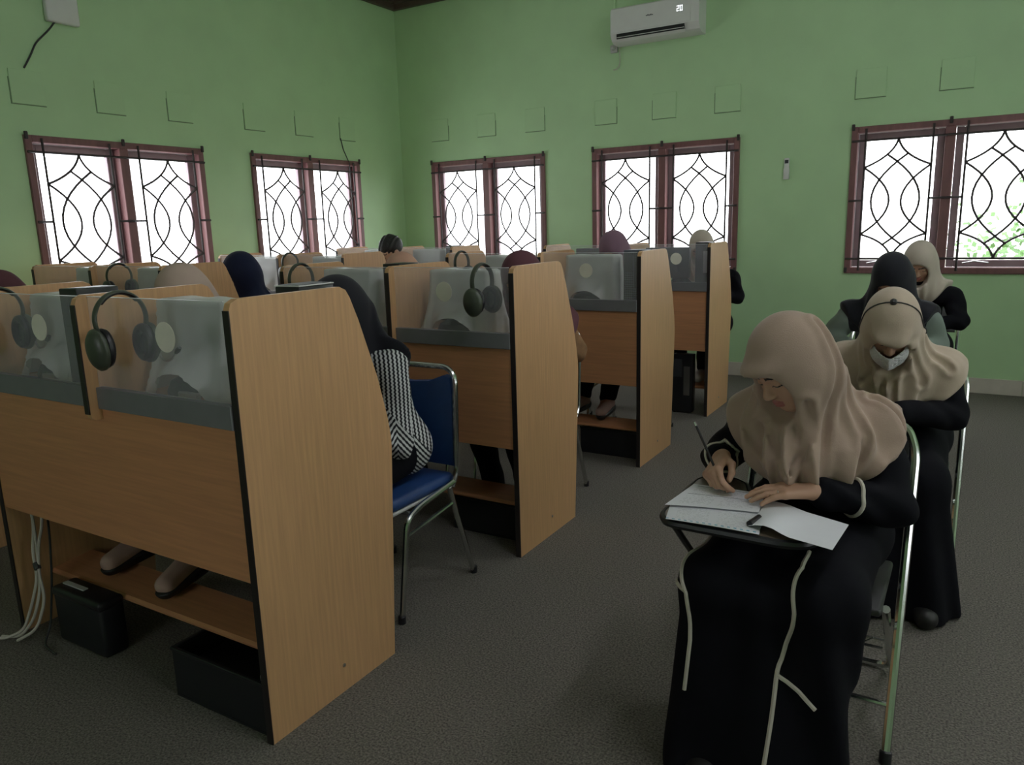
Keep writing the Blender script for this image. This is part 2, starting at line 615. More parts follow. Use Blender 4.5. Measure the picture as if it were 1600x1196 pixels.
def wall(side):
    ops = sorted((a, b) for s, a, b in WINDOWS if s == side)
    lo, hi = {'left': (YF, YB), 'right': (YF, YB), 'back': (XL - WALL_T, XR + WALL_T), 'front': (XL - WALL_T, XR + WALL_T)}[side]
    mb = MB()

    def blk(a, b, z0, z1):
        if side == 'left': mb.box((XL - WALL_T, a, z0), (XL, b, z1))
        if side == 'right': mb.box((XR, a, z0), (XR + WALL_T, b, z1))
        if side == 'back': mb.box((a, YB, z0), (b, YB + WALL_T, z1))
        if side == 'front': mb.box((a, YF - WALL_T, z0), (b, YF, z1))
    cur = lo
    for a, b in ops:
        blk(cur, a, 0, ZC)
        blk(a, b, 0, WIN_Z0)
        blk(a, b, WIN_Z1, ZC)
        cur = b
    blk(cur, hi, 0, ZC)
    return mb


W = {}
for side, lab in (('left', 'light green painted wall with two grilled windows, on the desk side'), ('back', 'light green painted end wall with three grilled windows and air conditioner'),
                  ('right', 'green painted wall on the far side of the writing chairs'), ('front', 'green painted wall behind the viewer')):
    W[side] = structure('wall_' + side, wall(side), 'wall_green', lab, 'wall')

# painted-over square covers, three above each window, a hair proud of the wall with an open joint below and beside
cover = MB().box((0, -0.008, 0), (0.225, 0.0, 0.225), 0.002)
cover_me = cover.mesh('painted_cover', 0)
cover_me.materials.append(MATS['wall_green'])
joint = MB().box((-0.004, -0.0045, -0.006), (0.229, 0.001, 0.0)).box((-0.006, -0.0045, -0.006), (0.0, 0.001, 0.17))
joint_me = joint.mesh('open_joint', 0)
joint_me.materials.append(MATS['cable_dark'])
joint_r = MB().box((-0.004, -0.0045, -0.006), (0.229, 0.001, 0.0)).box((0.225, -0.0045, -0.006), (0.230, 0.001, 0.15))
joint_rme = joint_r.mesh('open_joint', 0)
joint_rme.materials.append(MATS['cable_dark'])
mat_j = mat('joint_green', (0.20, 0.30, 0.17), 0.8)
joint_me.materials[0] = mat_j
joint_rme.materials[0] = mat_j
for side, us in (('back', (-5.27, -4.66, -4.07, -3.28, -2.69, -2.10, -0.935, -0.325, 0.28)), ('left', (2.95, 3.55, 4.15, 4.92, 5.53, 6.14))):
    for i, u in enumerate(us):
        o = link('painted_cover', cover_me, None, W[side], (u, YB, 2.39) if side == 'back' else (XL, u, 2.37), 0 if side == 'back' else math.pi / 2)
        link('open_joint', joint_rme if (side == 'back' and i < 4) else joint_me, None, o)

# dark cornice, tiled baseboard
structure('trim_1', MB().box((XL, YB - 0.05, 3.805), (XR, YB, 3.90), 0.006).box((XL, YB - 0.09, 3.86), (XR, YB, ZC), 0.006), 'cornice_brown', 'dark brown cornice along the top of the end wall', 'trim')
structure('trim_2', MB().box((XL, YF, 3.805), (XL + 0.05, YB - 0.05, 3.90), 0.006).box((XL, YF, 3.86), (XL + 0.09, YB - 0.09, ZC), 0.006), 'cornice_brown', 'dark brown cornice along the top of the window wall beside the desks', 'trim')
for side in ('back', 'left'):
    e = thing('baseboard_' + side, 'pale tiled baseboard at the foot of the ' + ('end wall' if side == 'back' else 'wall beside the desks'), 'baseboard')
    e['kind'] = 'structure'
    L = 0.436
    me = MB().box((0.0015, -0.012, 0.0), (L - 0.0015, 0, 0.125), 0.002).mesh('tile', 0)
    me.materials.append(MATS['baseboard_tile'])
    n = int(((XR - XL) if side == 'back' else (YB - YF)) / L)
    for k in range(n):
        if side == 'back':
            link('tile', me, None, e, (-0.016 - 13 * L + k * L, YB, 0))
        else:
            link('tile', me, None, e, (XL, YF + 0.05 + k * L, 0), math.pi / 2)

# ------------------------------------------------------------------ windows with iron grilles
def window(idx, wall_side, a, b, label):
    w = b - a
    loc, rz = {'back': ((a, YB, 0), 0), 'left': ((XL, a, 0), math.pi / 2), 'right': ((XR, b, 0), -math.pi / 2), 'front': ((b, YF, 0), math.pi)}[wall_side]
    t = thing('window_%d' % idx, label, 'window', loc, rz)
    t['kind'] = 'structure'
    z0, z1, h2 = WIN_Z0, WIN_Z1, w / 2
    fr = MB()
    T = 0.05
    for lo, hi in (((0, -0.022, z0), (T, 0.13, z1)), ((w - T, -0.022, z0), (w, 0.13, z1)), ((T, -0.022, z1 - T), (w - T, 0.13, z1)),
                   ((T, -0.022, z0), (w - T, 0.13, z0 + T)), ((h2 - 0.036, -0.022, z0 + T), (h2 + 0.036, 0.13, z1 - T))):
        fr.box(lo, hi, 0.004)
    fr.build('window_frame', 'frame_maroon', t)
    for s in (0, 1):
        u0, u1 = (T, h2 - 0.036) if s == 0 else (h2 + 0.036, w - T)
        sa = MB()
        S = 0.058
        g = 0.003
        for lo, hi in (((u0 + g, 0.06, z0 + T + g), (u0 + S, 0.10, z1 - T - g)), ((u1 - S, 0.06, z0 + T + g), (u1 - g, 0.10, z1 - T - g)),
                       ((u0 + S, 0.06, z1 - T - S), (u1 - S, 0.10, z1 - T - g)), ((u0 + S, 0.06, z0 + T + g), (u1 - S, 0.10, z0 + T + S))):
            sa.box(lo, hi, 0.004)
        so = sa.build('sash', 'frame_sash', t)
        MB().box((u0 + S - 0.005, 0.078, z0 + T + S - 0.005), (u1 - S + 0.005, 0.083, z1 - T - S + 0.005)).build('pane', 'pane_glass', so, smooth=0)
        MB().tube([(u0 + 0.30, 0.055, z0 + 0.085), (u0 + 0.20, 0.02, z0 + 0.10), (u0 + 0.12, 0.04, z0 + 0.082)], 0.006, 6).build('stay', 'steel', so)
        # wrought grille in front of the sash
        gr = MB()
        yb = -0.03
        R = 0.0088
        l, r = (0.112, h2 - 0.117) if s == 0 else (h2 + 0.117, w - 0.112)
        zb, zt = z0 + 0.125, z1 - 0.115
        o0, o1 = (0.006, h2) if s == 0 else (h2, w - 0.006)
        zm = (zb + zt) / 2 + 0.0
        gr.tube([(l, yb, z0 + 0.025), (l, yb, z1 - 0.02)], R, 6).tube([(r, yb, z0 + 0.025), (r, yb, z1 - 0.02)], R, 6)
        gr.tube([(o0, yb, zb), (o1, yb, zb)], R, 6).tube([(o0, yb, zt), (o1, yb, zt)], R, 6)
        gr.tube([(o0, yb, zm), (l, yb, zm)], R, 6).tube([(r, yb, zm), (o1, yb, zm)], R, 6)

        def Q(u, v):
            return (l + (r - l) * u, yb, zt + (zb - zt) * v)
        for arcs in (((0.5, 0), (0.345, 0.125), (0, 0.225)), ((0.5, 1), (0.345, 0.875), (0, 0.79)), ((0, 0.225), (0.41, 0.51), (0, 0.79)), ((0.655, 0.125), (0.135, 0.505), (0.655, 0.885))):
            gr.tube(arc3(*[Q(u, v) for u, v in arcs], 14), R, 6)
            gr.tube(arc3(*[Q(1 - u, v) for u, v in arcs], 14), R, 6)
        gr.build('grille', 'iron', t)
    lug = MB()
    for u in (0.012, h2, w - 0.012):
        lug.box((u - 0.012, -0.034, z1 - 0.03), (u + 0.012, -0.018, z1 + 0.022), 0.004)
        lug.box((u - 0.012, -0.034, z0 + 0.01), (u + 0.012, -0.018, z0 + 0.05), 0.004)
    lug.build('grille_lug', 'iron', t)
    return t


WL = ['grilled window in the side wall nearest the viewer, left of the two', 'grilled window in the side wall close to the room corner',
      'grilled window in the end wall close to the room corner', 'grilled window in the end wall below and beside the air conditioner',
      'grilled window in the end wall behind the students on writing chairs', 'unseen window beside the viewer, first', 'unseen window beside the viewer, second',
      'unseen window behind the viewer']
for i, (s_, a_, b_) in enumerate(WINDOWS):
    window(i + 1, s_, a_, b_, WL[i])

# ------------------------------------------------------------------ ceiling lamps (above the writing chairs, out of the picture)
def ceiling_lamp(x, y, label):
    t = thing('ceiling_light', label, 'lamp', (x, y, ZC))
    MB().box((-0.09, -0.62, -0.07), (0.09, 0.62, 0), 0.01, 2).build('fixture_body', 'white_plastic', t)
    for sx in (-0.045, 0.045):
        MB().tube([(sx, -0.58, -0.09), (sx, 0.58, -0.09)], 0.016, 12).build('fluorescent_tube', 'tube_light', t)
    for sy in (-0.595, 0.595):
        MB().box((-0.075, sy - 0.015, -0.115), (0.075, sy + 0.015, -0.07), 0.003).build('lamp_holder', 'white_plastic', t)


mat_emit('tube_light', (0.92, 0.93, 1.0), LAMP)
ceiling_lamp(0.9, 4.3, 'twin tube ceiling lamp above the far writing chairs')
ceiling_lamp(0.9, 1.4, 'twin tube ceiling lamp above the nearest writing chair')

# ------------------------------------------------------------------ double study carrels
PANEL = [(0, 0), (0, 1.255), (0.008, 1.275), (0.03, 1.285), (0.405, 1.285), (0.43, 1.274), (0.446, 1.25), (0.478, 1.177), (0.549, 0.982), (0.584, 0.846),
         (0.595, 0.78), (0.597, 0.74), (0.593, 0.68), (0.545, 0.0)]
PT = 0.022
CW = 0.672   # one seat
DW = 2 * CW  # a double carrel, end panel to end panel
XD = 0.634   # the divider stands a little nearer the aisle


def carrel_template():
    t = thing('study_carrel', 'x', 'desk')
    for x in (0.0, -DW):     # the aisle-side end panel is at local x = 0, the desk runs to -x
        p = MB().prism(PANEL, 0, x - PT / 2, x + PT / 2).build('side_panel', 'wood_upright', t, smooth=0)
        MB().box((x - PT / 2 - 0.001, -0.003, 0.0), (x + PT / 2 + 0.001, 0.002, 1.257), 0.001).build('edge_band', 'edge_dark', p, smooth=0)
        for yy, zz in ((0.30, 0.09),):
            MB().lathe([(0.006, 0.0), (0.006, 0.0025), (0.003, 0.004)], (x + (PT / 2 if x == 0 else -PT / 2), yy, zz), (1 if x == 0 else -1, 0, 0), 10).build('screw_cap', 'steel', p)
    x = -XD
    dv = [(-0.035, 0.93), (-0.035, 1.255), (-0.027, 1.275), (-0.005, 1.285)] + PANEL[4:9] + [(0.58, 0.775), (0.02, 0.775), (0.02, 0.905), (-0.018, 0.905), (-0.030, 0.913)]
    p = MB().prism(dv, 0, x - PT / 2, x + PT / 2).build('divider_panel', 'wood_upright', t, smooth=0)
    MB().box((x - PT / 2 - 0.001, -0.038, 0.925), (x + PT / 2 + 0.001, -0.033, 1.257), 0.001).build('edge_band', 'edge_dark', p, smooth=0)
    a, b = -DW + PT / 2, -PT / 2
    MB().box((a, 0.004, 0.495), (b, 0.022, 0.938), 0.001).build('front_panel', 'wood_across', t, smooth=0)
    for c0, c1 in ((a, -XD - PT / 2), (-XD + PT / 2, b)):
        MB().box((c0 + 0.0005, -0.008, 0.938), (c1 - 0.0005, 0.018, 1.005), 0.002).build('fascia', 'fascia_grey', t, smooth=0)
        sc_ = MB().box((c0 + 0.002, 0.003, 1.005), (c1 - 0.002, 0.007, 1.279), 0.0008).build('acrylic_screen', 'acrylic', t, smooth=0)
        MB().box((c0 + 0.002, 0.0027, 1.2785), (c1 - 0.002, 0.0073, 1.2805)).build('screen_edge', 'acrylic_edge', sc_, smooth=0)
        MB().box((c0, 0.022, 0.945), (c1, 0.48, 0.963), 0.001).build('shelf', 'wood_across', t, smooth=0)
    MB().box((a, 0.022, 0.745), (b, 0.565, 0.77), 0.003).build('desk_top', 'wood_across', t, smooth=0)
    MB().prism([(0.125, 0.192), (0.135, 0.20), (0.29, 0.215), (0.29, 0.197), (0.135, 0.182), (0.127, 0.184)], 0, a, b).build('footrest', 'wood_across', t, smooth=0)
    return t


ROWS = (1.285, 2.704, 4.125, 5.475)
AISLE_X = -1.63
LEFT_X = {0: -3.92, 1: -3.96, 2: -3.90, 3: -3.90}
tmpl = carrel_template()
row_words = ('front row', 'second row', 'third row', 'last row')
DESK = {}
first = True
for blk in ('aisle', 'window'):
    for i, ry in enumerate(ROWS):
        t = tmpl if first else copy_tree(tmpl)
        first = False
        t.location = (AISLE_X if blk == 'aisle' else LEFT_X[i], ry, 0)
        t['group'] = 'double study carrels'
        t['label'] = 'double wooden study carrel with clear screens, %s, %s' % (row_words[i], 'beside the aisle' if blk == 'aisle' else 'by the window wall')
        DESK[blk, i] = t


def seat_x(blk, i, s):
    """centre of a carrel seat: s=0 is the one by the aisle-side end panel"""
    return (AISLE_X if blk == 'aisle' else LEFT_X[i]) - (XD / 2 if s == 0 else (XD + DW) / 2)


# round paper stickers on the screens (parts of the carrel they are stuck to)
st_me = MB().lathe([(0.043, 0.0), (0.043, 0.0012)], (0, 0, 0), (0, -1, 0), 24).mesh('round_sticker')
st_me.materials.append(MATS['sticker'])
for key, s, dx in ((('aisle', 0), 0, 0.07), (('aisle', 0), 1, 0.10), (('aisle', 1), 0, -0.01), (('aisle', 2), 0, 0.0), (('aisle', 3), 0, 0.09)):
    link('round_sticker', st_me, None, DESK[key], (-CW * (s + 0.5) + dx, 0.0028, 1.175))

# ------------------------------------------------------------------ monitors under milky dust covers
def rrect(t, hw, hd, r):
    """Point at share t of the way round a rounded rectangle."""
    pts = [(hw - r, -hd), (hw, -hd + r), (hw, hd - r), (hw - r, hd), (-hw + r, hd), (-hw, hd - r), (-hw, -hd + r), (-hw + r, -hd)]
    seg = [(pts[i], pts[(i + 1) % 8]) for i in range(8)]
    L = [math.dist(a, b) for a, b in seg]
    d = t * sum(L)
    for (a, b), l in zip(seg, L):
        if d <= l:
            k = d / max(l, 1e-9)
            return a[0] + (b[0] - a[0]) * k, a[1] + (b[1] - a[1]) * k
        d -= l
    return pts[0]


def cover_mesh():
    """A loose plastic bag over a screen, open at the bottom, with an arch lifted at the back."""
    NA, NZ = 96, 22
    mb = MB()
    levels = []
    for k in range(NZ + 1):
        t = k / NZ                         # 0 bottom, 1 top
        z = 0.004 + t * 0.292
        fl = (1 - t) ** 2.2
        hw = 0.198 + 0.030 * fl
        hd = 0.075 + 0.045 * fl - 0.018 * t
        ring = []
        for j in range(NA):
            a = 2 * math.pi * j / NA
            x, y = rrect(j / NA, hw, hd, 0.035)
            s_ = -1 if y < -hd * 0.6 else 1
            wv = 0.004 * math.sin(9 * a + 3 * t) * (0.3 + fl) + 0.003 * math.sin(17 * a - 5 * t) * fl + 0.0025 * math.sin(23 * x * 10 + 9 * z * 20)
            zz = z
            if s_ < 0 and abs(x + 0.01) < 0.13:      # arch at the back, towards the screen of the desk
                w_ = max(0, 1 - ((x + 0.01) / 0.13) ** 2) ** 0.7
                lift = 0.078 * w_
                zz = z + lift * max(0, 1 - t / 0.55) ** 1.3
                y -= 0.022 * w_ * max(0, 1 - t / 0.5)
            ring.append((x * (1 + wv * 2), y - wv, zz))
        levels.append(ring)
    vs = [p for r in levels for p in r]
    fs = [(k * NA + j, k * NA + (j + 1) % NA, (k + 1) * NA + (j + 1) % NA, (k + 1) * NA + j) for k in range(NZ) for j in range(NA)]
    top = [(p[0] * 0.93, p[1] * 0.85, 0.304 + 0.002 * math.sin(40 * p[0])) for p in levels[-1]]
    b0 = NZ * NA
    vs += top
    b1 = (NZ + 1) * NA
    fs += [(b0 + j, b0 + (j + 1) % NA, b1 + (j + 1) % NA, b1 + j) for j in range(NA)]
    fs.append(tuple(b1 + j for j in range(NA)))
    mb.add(vs, fs)
    return mb


def monitor_template():
    t = thing('monitor', 'x', 'monitor')
    # the back of the screen looks at the camera (-y); the student looks at it from +y
    MB().box((-0.18, -0.02, 0.055), (0.18, 0.025, 0.285), 0.008, 2).box((-0.12, -0.055, 0.09), (0.12, -0.02, 0.25), 0.015, 2).build('screen_housing', 'dark_grey', t)
    MB().box((-0.168, 0.025, 0.07), (0.168, 0.0262, 0.272)).build('screen', 'black_plastic', t, smooth=0)
    MB().box((-0.02, -0.05, 0.012), (0.02, -0.025, 0.12), 0.004).build('stand', 'black_plastic', t)
    MB().lathe([(0.105, 0.0), (0.105, 0.015), (0.090, 0.045), (0.055, 0.062), (0.02, 0.066)], (-0.045, -0.01, 0), (0, 0, 1), 24).build('base', 'black_plastic', t)
    MB().box((-0.02, -0.118, 0.001), (0.075, -0.098, 0.022), 0.003).build('power_brick', 'grey_white', t)
    cover_mesh().build('dust_cover', 'milky_cover', t, smooth=60)
    return t


def monitor_plain_template():
    t = thing('monitor', 'x', 'monitor')
    MB().box((-0.19, -0.02, 0.055), (0.19, 0.022, 0.295), 0.008, 2).box((-0.10, -0.05, 0.10), (0.10, -0.02, 0.24), 0.015, 2).build('screen_housing', 'dark_grey', t)
    MB().box((-0.178, 0.022, 0.07), (0.178, 0.0232, 0.282)).build('screen', 'black_plastic', t, smooth=0)
    MB().box((-0.02, -0.05, 0.012), (0.02, -0.02, 0.12), 0.004).build('stand', 'black_plastic', t)
    MB().lathe([(0.095, 0.0), (0.095, 0.006), (0.07, 0.014), (0.02, 0.018)], (0, -0.01, 0), (0, 0, 1), 24).build('base', 'black_plastic', t)
    return t


mon = monitor_template()
mon_plain = monitor_plain_template()
mon_used, plain_used = [], []
MON = [  # block, row, seat, dx, label, covered
    ('aisle', 0, 0, -0.07, 'monitor under a milky dust cover, front row right beside the large end panel', 1),
    ('aisle', 0, 1, -0.02, 'monitor under a milky dust cover, front row at the left picture edge', 1),
    ('aisle', 1, 0, -0.07, 'monitor under a milky dust cover behind the blue chair, second row', 1),
    ('aisle', 1, 1, -0.08, 'covered monitor in the second row, left of the black computer tower', 1),
    ('aisle', 2, 0, -0.07, 'covered monitor beside the computer tower with the vent grid, third row', 1),
    ('aisle', 2, 1, 0.0, 'covered monitor in the third row, in front of the window near the corner', 1),
    ('aisle', 3, 0, -0.07, 'dark uncovered monitor beside the black tower in the last row', 0),
    ('aisle', 3, 1, 0.0, 'dark uncovered monitor below the window left of the wall remote, last row', 0),
    ('window', 1, 0, 0.0, 'covered monitor behind the student in the dusty rose hijab, window side', 1),
    ('window', 1, 1, 0.0, 'covered monitor at the far left under the side window', 1),
    ('window', 2, 0, 0.0, 'covered monitor in front of the side window near the corner, dark headset on top', 1),
    ('window', 2, 1, 0.0, 'covered monitor under the side window nearer the viewer, third row', 1),
    ('window', 3, 0, -0.08, 'covered monitor in the last row beside the man with black hair', 1),
    ('window', 3, 1, 0.0, 'covered monitor in the room corner, last row', 1),
]
for blk, i, s, dx, lab, cov in MON:
    src, used = (mon, mon_used) if cov else (mon_plain, plain_used)
    t = src if not used else copy_tree(src)
    used.append(t)
    t.location = (seat_x(blk, i, s) + dx, ROWS[i] + 0.225, 0.9645)
    t.scale = (0.93, 0.93, 0.97)
    t['label'] = lab
    t['group'] = 'monitors on the carrel shelves'
    if (blk, i, s) == ('aisle', 0, 1):
        t.location.x = -2.777
        t.scale.x = 0.78

# ------------------------------------------------------------------ computer towers
def tower_template(vent):
    t = thing('computer_tower', 'x', 'computer')
    MB().box((-0.058, -0.13, 0.006), (0.058, 0.16, 0.324), 0.005, 2).build('case', 'tower_grey' if vent else 'black_plastic', t)
    f = MB()
    for x in (-0.045, 0.045):
        for y in (-0.1, 0.13):
            f.box((x - 0.008, y - 0.012, 0.0), (x + 0.008, y + 0.012, 0.008))
    f.build('foot', 'black_plastic', t)
    # the rear looks at the camera
    MB().box((-0.05, -0.134, 0.20), (0.0, -0.129, 0.30), 0.002).build('power_supply', 'dark_grey', t, smooth=0)
    MB().box((0.01, -0.1335, 0.10), (0.045, -0.129, 0.26), 0.001).build('port_plate', 'steel' if not vent else 'dark_grey', t, smooth=0)
    if vent:
        g = MB()
        for a in range(9):
            for b in range(22):
                x, z = -0.048 + a * 0.012, 0.025 + b * 0.0132
                g.box((x - 0.0042, -0.1355, z - 0.0046), (x + 0.0042, -0.129, z + 0.0046))
        o = g.build('vent_grid', 'black_plastic', t, smooth=0)
        o['kind'] = 'stuff'
    return t


tw, twv = tower_template(False), tower_template(True)
tw_used, twv_used = [], []
TOW = [('aisle', 0, 1, 'slim black computer tower standing left of the front row divider', 0), ('aisle', 0, 0, 'computer tower showing just its pale rimmed top over the large end panel', 0),
       ('aisle', 1, 1, 'black computer tower between the two carrels of the second row', 0), ('aisle', 2, 0, 'computer tower with a square vent grid, third row end', 1),
       ('aisle', 3, 0, 'plain dark computer tower at the end of the last row', 0),
       ('window', 3, 0, 'small dark computer tower in front of the end wall window near the corner', 0)]
for blk, i, s, lab, v in TOW:
    src, used = (twv, twv_used) if v else (tw, tw_used)
    t = src if not used else copy_tree(src)
    used.append(t)
    right = (AISLE_X if blk == 'aisle' else LEFT_X[i]) - XD * s - PT / 2
    t.location = (right - 0.075 - (0.01 if s else 0), ROWS[i] + 0.18, 0.9645)
    if (blk, i, s) == ('aisle', 0, 1):
        t.location = (-2.535, ROWS[i] + 0.17, 0.9645)
        t.scale = (0.88, 1, 1)
    if (blk, i, s) == ('aisle', 0, 0):
        t.location = (right - 0.125, ROWS[i] + 0.40, 0.9645)
        MB().box((-0.060, -0.132, 0.324), (0.060, 0.162, 0.328), 0.001).build('top_cover', 'white_plastic', t, smooth=0)
        MB().box((-0.050, -0.118, 0.328), (0.050, 0.150, 0.3295), 0.0005).build('top_grille', 'dark_grey', t, smooth=0)
    t['label'] = lab
    t['group'] = 'computer towers on the carrel shelves'
    t.scale.y = 0.5
# a tower on the floor under the last row
t = copy_tree(tw)
t.location = (-1.83, ROWS[3] + 0.078, 0.001)
t.scale = (1.35, 0.28, 1.40)
t['label'] = 'black computer tower standing on the carpet under the last row'
t['group'] = 'computer tower on the floor'

# ------------------------------------------------------------------ headsets straddling the clear screens
def headset_template():
    t = thing('headset', 'x', 'headset')
    # origin at the top of the acrylic; cups in front (-y) and behind (+y)
    band = [(0, 0.078 * math.sin(a), -0.070 + 0.078 * math.cos(a)) for a in [math.radians(d) for d in range(-112, 113, 8)]]
    MB().tube(band, 0.011, 10, flat=0.45, up=(0, 0, 1)).build('headband', 'olive', t)
    MB().tube([(0, p[1] * 0.96, p[2] - 0.003) for p in band[8:-8]], 0.0115, 8, flat=0.5, up=(0, 0, 1)).build('band_pad', 'black_plastic', t)
    for s in (-1, 1):
        c = Vector((0.0, s * 0.070, -0.148))
        ax = Vector((0, s, -0.12)).normalized()
        cup = MB()
        cup.lathe([(0.044, 0.0), (0.048, 0.006), (0.047, 0.014), (0.038, 0.024), (0.020, 0.030), (0.004, 0.032)], c, ax, 24)
        for k, v in enumerate(cup.v):           # taller than wide
            cup.v[k] = (v[0] * 0.98, v[1], c.z + (v[2] - c.z) * 1.28)
        co = cup.build('earcup', 'olive', t, smooth=50)
        cu = MB()
        ring = [c - ax * 0.008 + Vector((0.034 * math.cos(a), 0, 0.044 * math.sin(a))) for a in [2 * math.pi * k / 24 for k in range(24)]]
        cu.tube(ring, 0.0135, 10, closed=True)
        cu.build('ear_cushion', 'black_plastic', co)
        MB().lathe([(0.026, 0), (0.024, 0.003)], c - ax * 0.006, ax, 20).build('speaker_cloth', 'dark_grey', co)
        MB().tube([(0, s * 0.073, -0.096), (0, s * 0.077, -0.115), (0, s * 0.0785, -0.14)], 0.013, 8, flat=0.5, up=(0, 1, 0)).build('yoke', 'olive', t)
    # microphone boom from the far cup
    bm_ = round_path([(0.02, 0.085, -0.17), (0.05, 0.085, -0.205), (0.085, 0.085, -0.20), (0.125, 0.08, -0.17)], 0.03)
    b = MB().tube(bm_, 0.0035, 7).build('microphone_boom', 'steel', t)
    MB().tube([(0.118, 0.081, -0.175), (0.128, 0.080, -0.168), (0.142, 0.078, -0.158)], [0.005, 0.008, 0.006], 8).build('microphone', 'black_plastic', b)
    return t


hs = headset_template()
hs_used = []
HS = [('aisle', 0, 0, -2.095, 'olive headset with microphone boom hanging over the front row screen beside the divider'),
      ('aisle', 0, 1, -2.785, 'olive headset hanging at the left picture edge, front row'),
      ('aisle', 1, 0, -1.775, 'olive headset hanging beside the end panel of the second row'),
      ('aisle', 1, 1, -2.845, 'dark headset hanging over the left screen of the second row'),
      ('aisle', 2, 1, -2.86, 'headset hanging over a third row screen in front of the corner window'),
      ('window', 1, 0, -4.36, 'headset hanging over a screen under the side window, second row'),
      ('window', 2, 0, -4.44, 'headset hanging over a screen in front of the side window near the corner')]
for blk, i, s, x, lab in HS:
    t = hs if not hs_used else copy_tree(hs)
    hs_used.append(t)
    t.location = (x, ROWS[i] + 0.005, 1.2885)
    if (blk, i, s) == ('aisle', 1, 0):
        t.scale.x = -1
    t['label'] = lab
    t['group'] = 'headsets on the screens'

# ------------------------------------------------------------------ black boxes under the carrels
def open_box(lab, loc, size, rz=0.0, white=False):
    t = thing('storage_box', lab, 'box', loc, rz, 'black boxes under the carrels')
    w, d, h = size
    b = MB()
    b.box((0, 0, 0), (w, d, 0.008)).box((0, 0, 0.008), (w, 0.008, h), 0.0015).box((0, d - 0.008, 0.008), (w, d, h), 0.0015).box((0, 0.008, 0.008), (0.008, d - 0.008, h)).box((w - 0.008, 0.008, 0.008), (w, d - 0.008, h))
    b.build('box_body', 'black_box', t, smooth=0)
    r = MB()
    r.box((-0.004, -0.004, h - 0.006), (w + 0.004, 0.010, h + 0.006), 0.002).box((-0.004, d - 0.010, h - 0.006), (w + 0.004, d + 0.004, h + 0.006), 0.002)
    r.box((-0.004, 0.010, h - 0.006), (0.010, d - 0.010, h + 0.006), 0.002).box((w - 0.010, 0.010, h - 0.006), (w + 0.004, d - 0.010, h + 0.006), 0.002)
    r.build('rim', 'black_plastic', t, smooth=0)
    MB().box((0.01, 0.01, h * 0.55), (w - 0.01, d - 0.01, h * 0.58)).build('inner_tray', 'black_box', t, smooth=0)
    if white:
        MB().box((w - 0.05, 0.02, h * 0.58), (w - 0.02, d - 0.03, h + 0.012), 0.002).build('white_card', 'grey_white', t, smooth=0)
    return t


for i, ry in enumerate(ROWS[:3]):
    open_box(('long black open box on the carpet behind the large end panel', 'long black open box beneath the second row end panel', 'long black open box beneath the third row end panel')[i],
             (AISLE_X - 0.455, ry + 0.02 + (0.13 if i else 0), 0), (0.435, 0.24 if not i else 0.10, 0.165), 0.0, True)
# drooping bag-like black case on the left
t = thing('equipment_case', 'black boxy case on the carpet below the feet on the footrest', 'case', (-2.785, ROWS[0] + 0.03, 0))
MB().box((0, 0, 0.0), (0.295, 0.092, 0.205), 0.014, 3).build('case_body', 'black_box', t)
MB().box((-0.004, -0.004, 0.175), (0.299, 0.092, 0.212), 0.014, 3).build('lid', 'black_plastic', t)
MB().box((0.02, 0.03, 0.212), (0.15, 0.05, 0.217), 0.001).build('white_strip', 'grey_white', t, smooth=0)

# cable bundle at the left end of the front row
t = thing('cable_bundle', 'white and dark cables drooping to the carpet at the left end of the front row', 'cable', (-2.93, ROWS[0] + 0.02, 0))
for k, (pts, mtl) in enumerate((
    ([(0.05, 0.02, 0.60), (0.03, 0.04, 0.42), (0.07, 0.00, 0.33), (0.08, 0.0, 0.24), (0.05, -0.02, 0.13), (0.02, -0.05, 0.03), (-0.03, -0.09, 0.006), (-0.07, -0.11, 0.006)], 'cable_white'),
    ([(0.06, 0.02, 0.60), (0.05, 0.03, 0.40), (0.08, 0.01, 0.30), (0.09, 0.0, 0.20), (0.07, -0.03, 0.08), (0.01, -0.06, 0.006), (-0.06, -0.09, 0.006)], 'cable_white'),
    ([(0.12, 0.04, 0.60), (0.13, 0.02, 0.44), (0.08, 0.02, 0.36), (0.09, 0.0, 0.25), (0.11, 0.0, 0.16), (0.10, -0.04, 0.05), (0.03, -0.08, 0.008)], 'cable_white'),
    ([(0.12, 0.05, 0.60), (0.11, 0.05, 0.40), (0.115, 0.03, 0.22), (0.115, 0.0, 0.05), (0.15, -0.05, 0.006), (0.25, -0.06, 0.006)], 'cable_dark'))):
    MB().tube(round_path(pts, 0.06, 6), 0.0055 if mtl == 'cable_white' else 0.004, 7).build('cable', mtl, t)
MB().tube([(0.075, 0.004, 0.29), (0.09, 0.0, 0.27)], 0.012, 8).build('cable_tie', 'cable_dark', t)

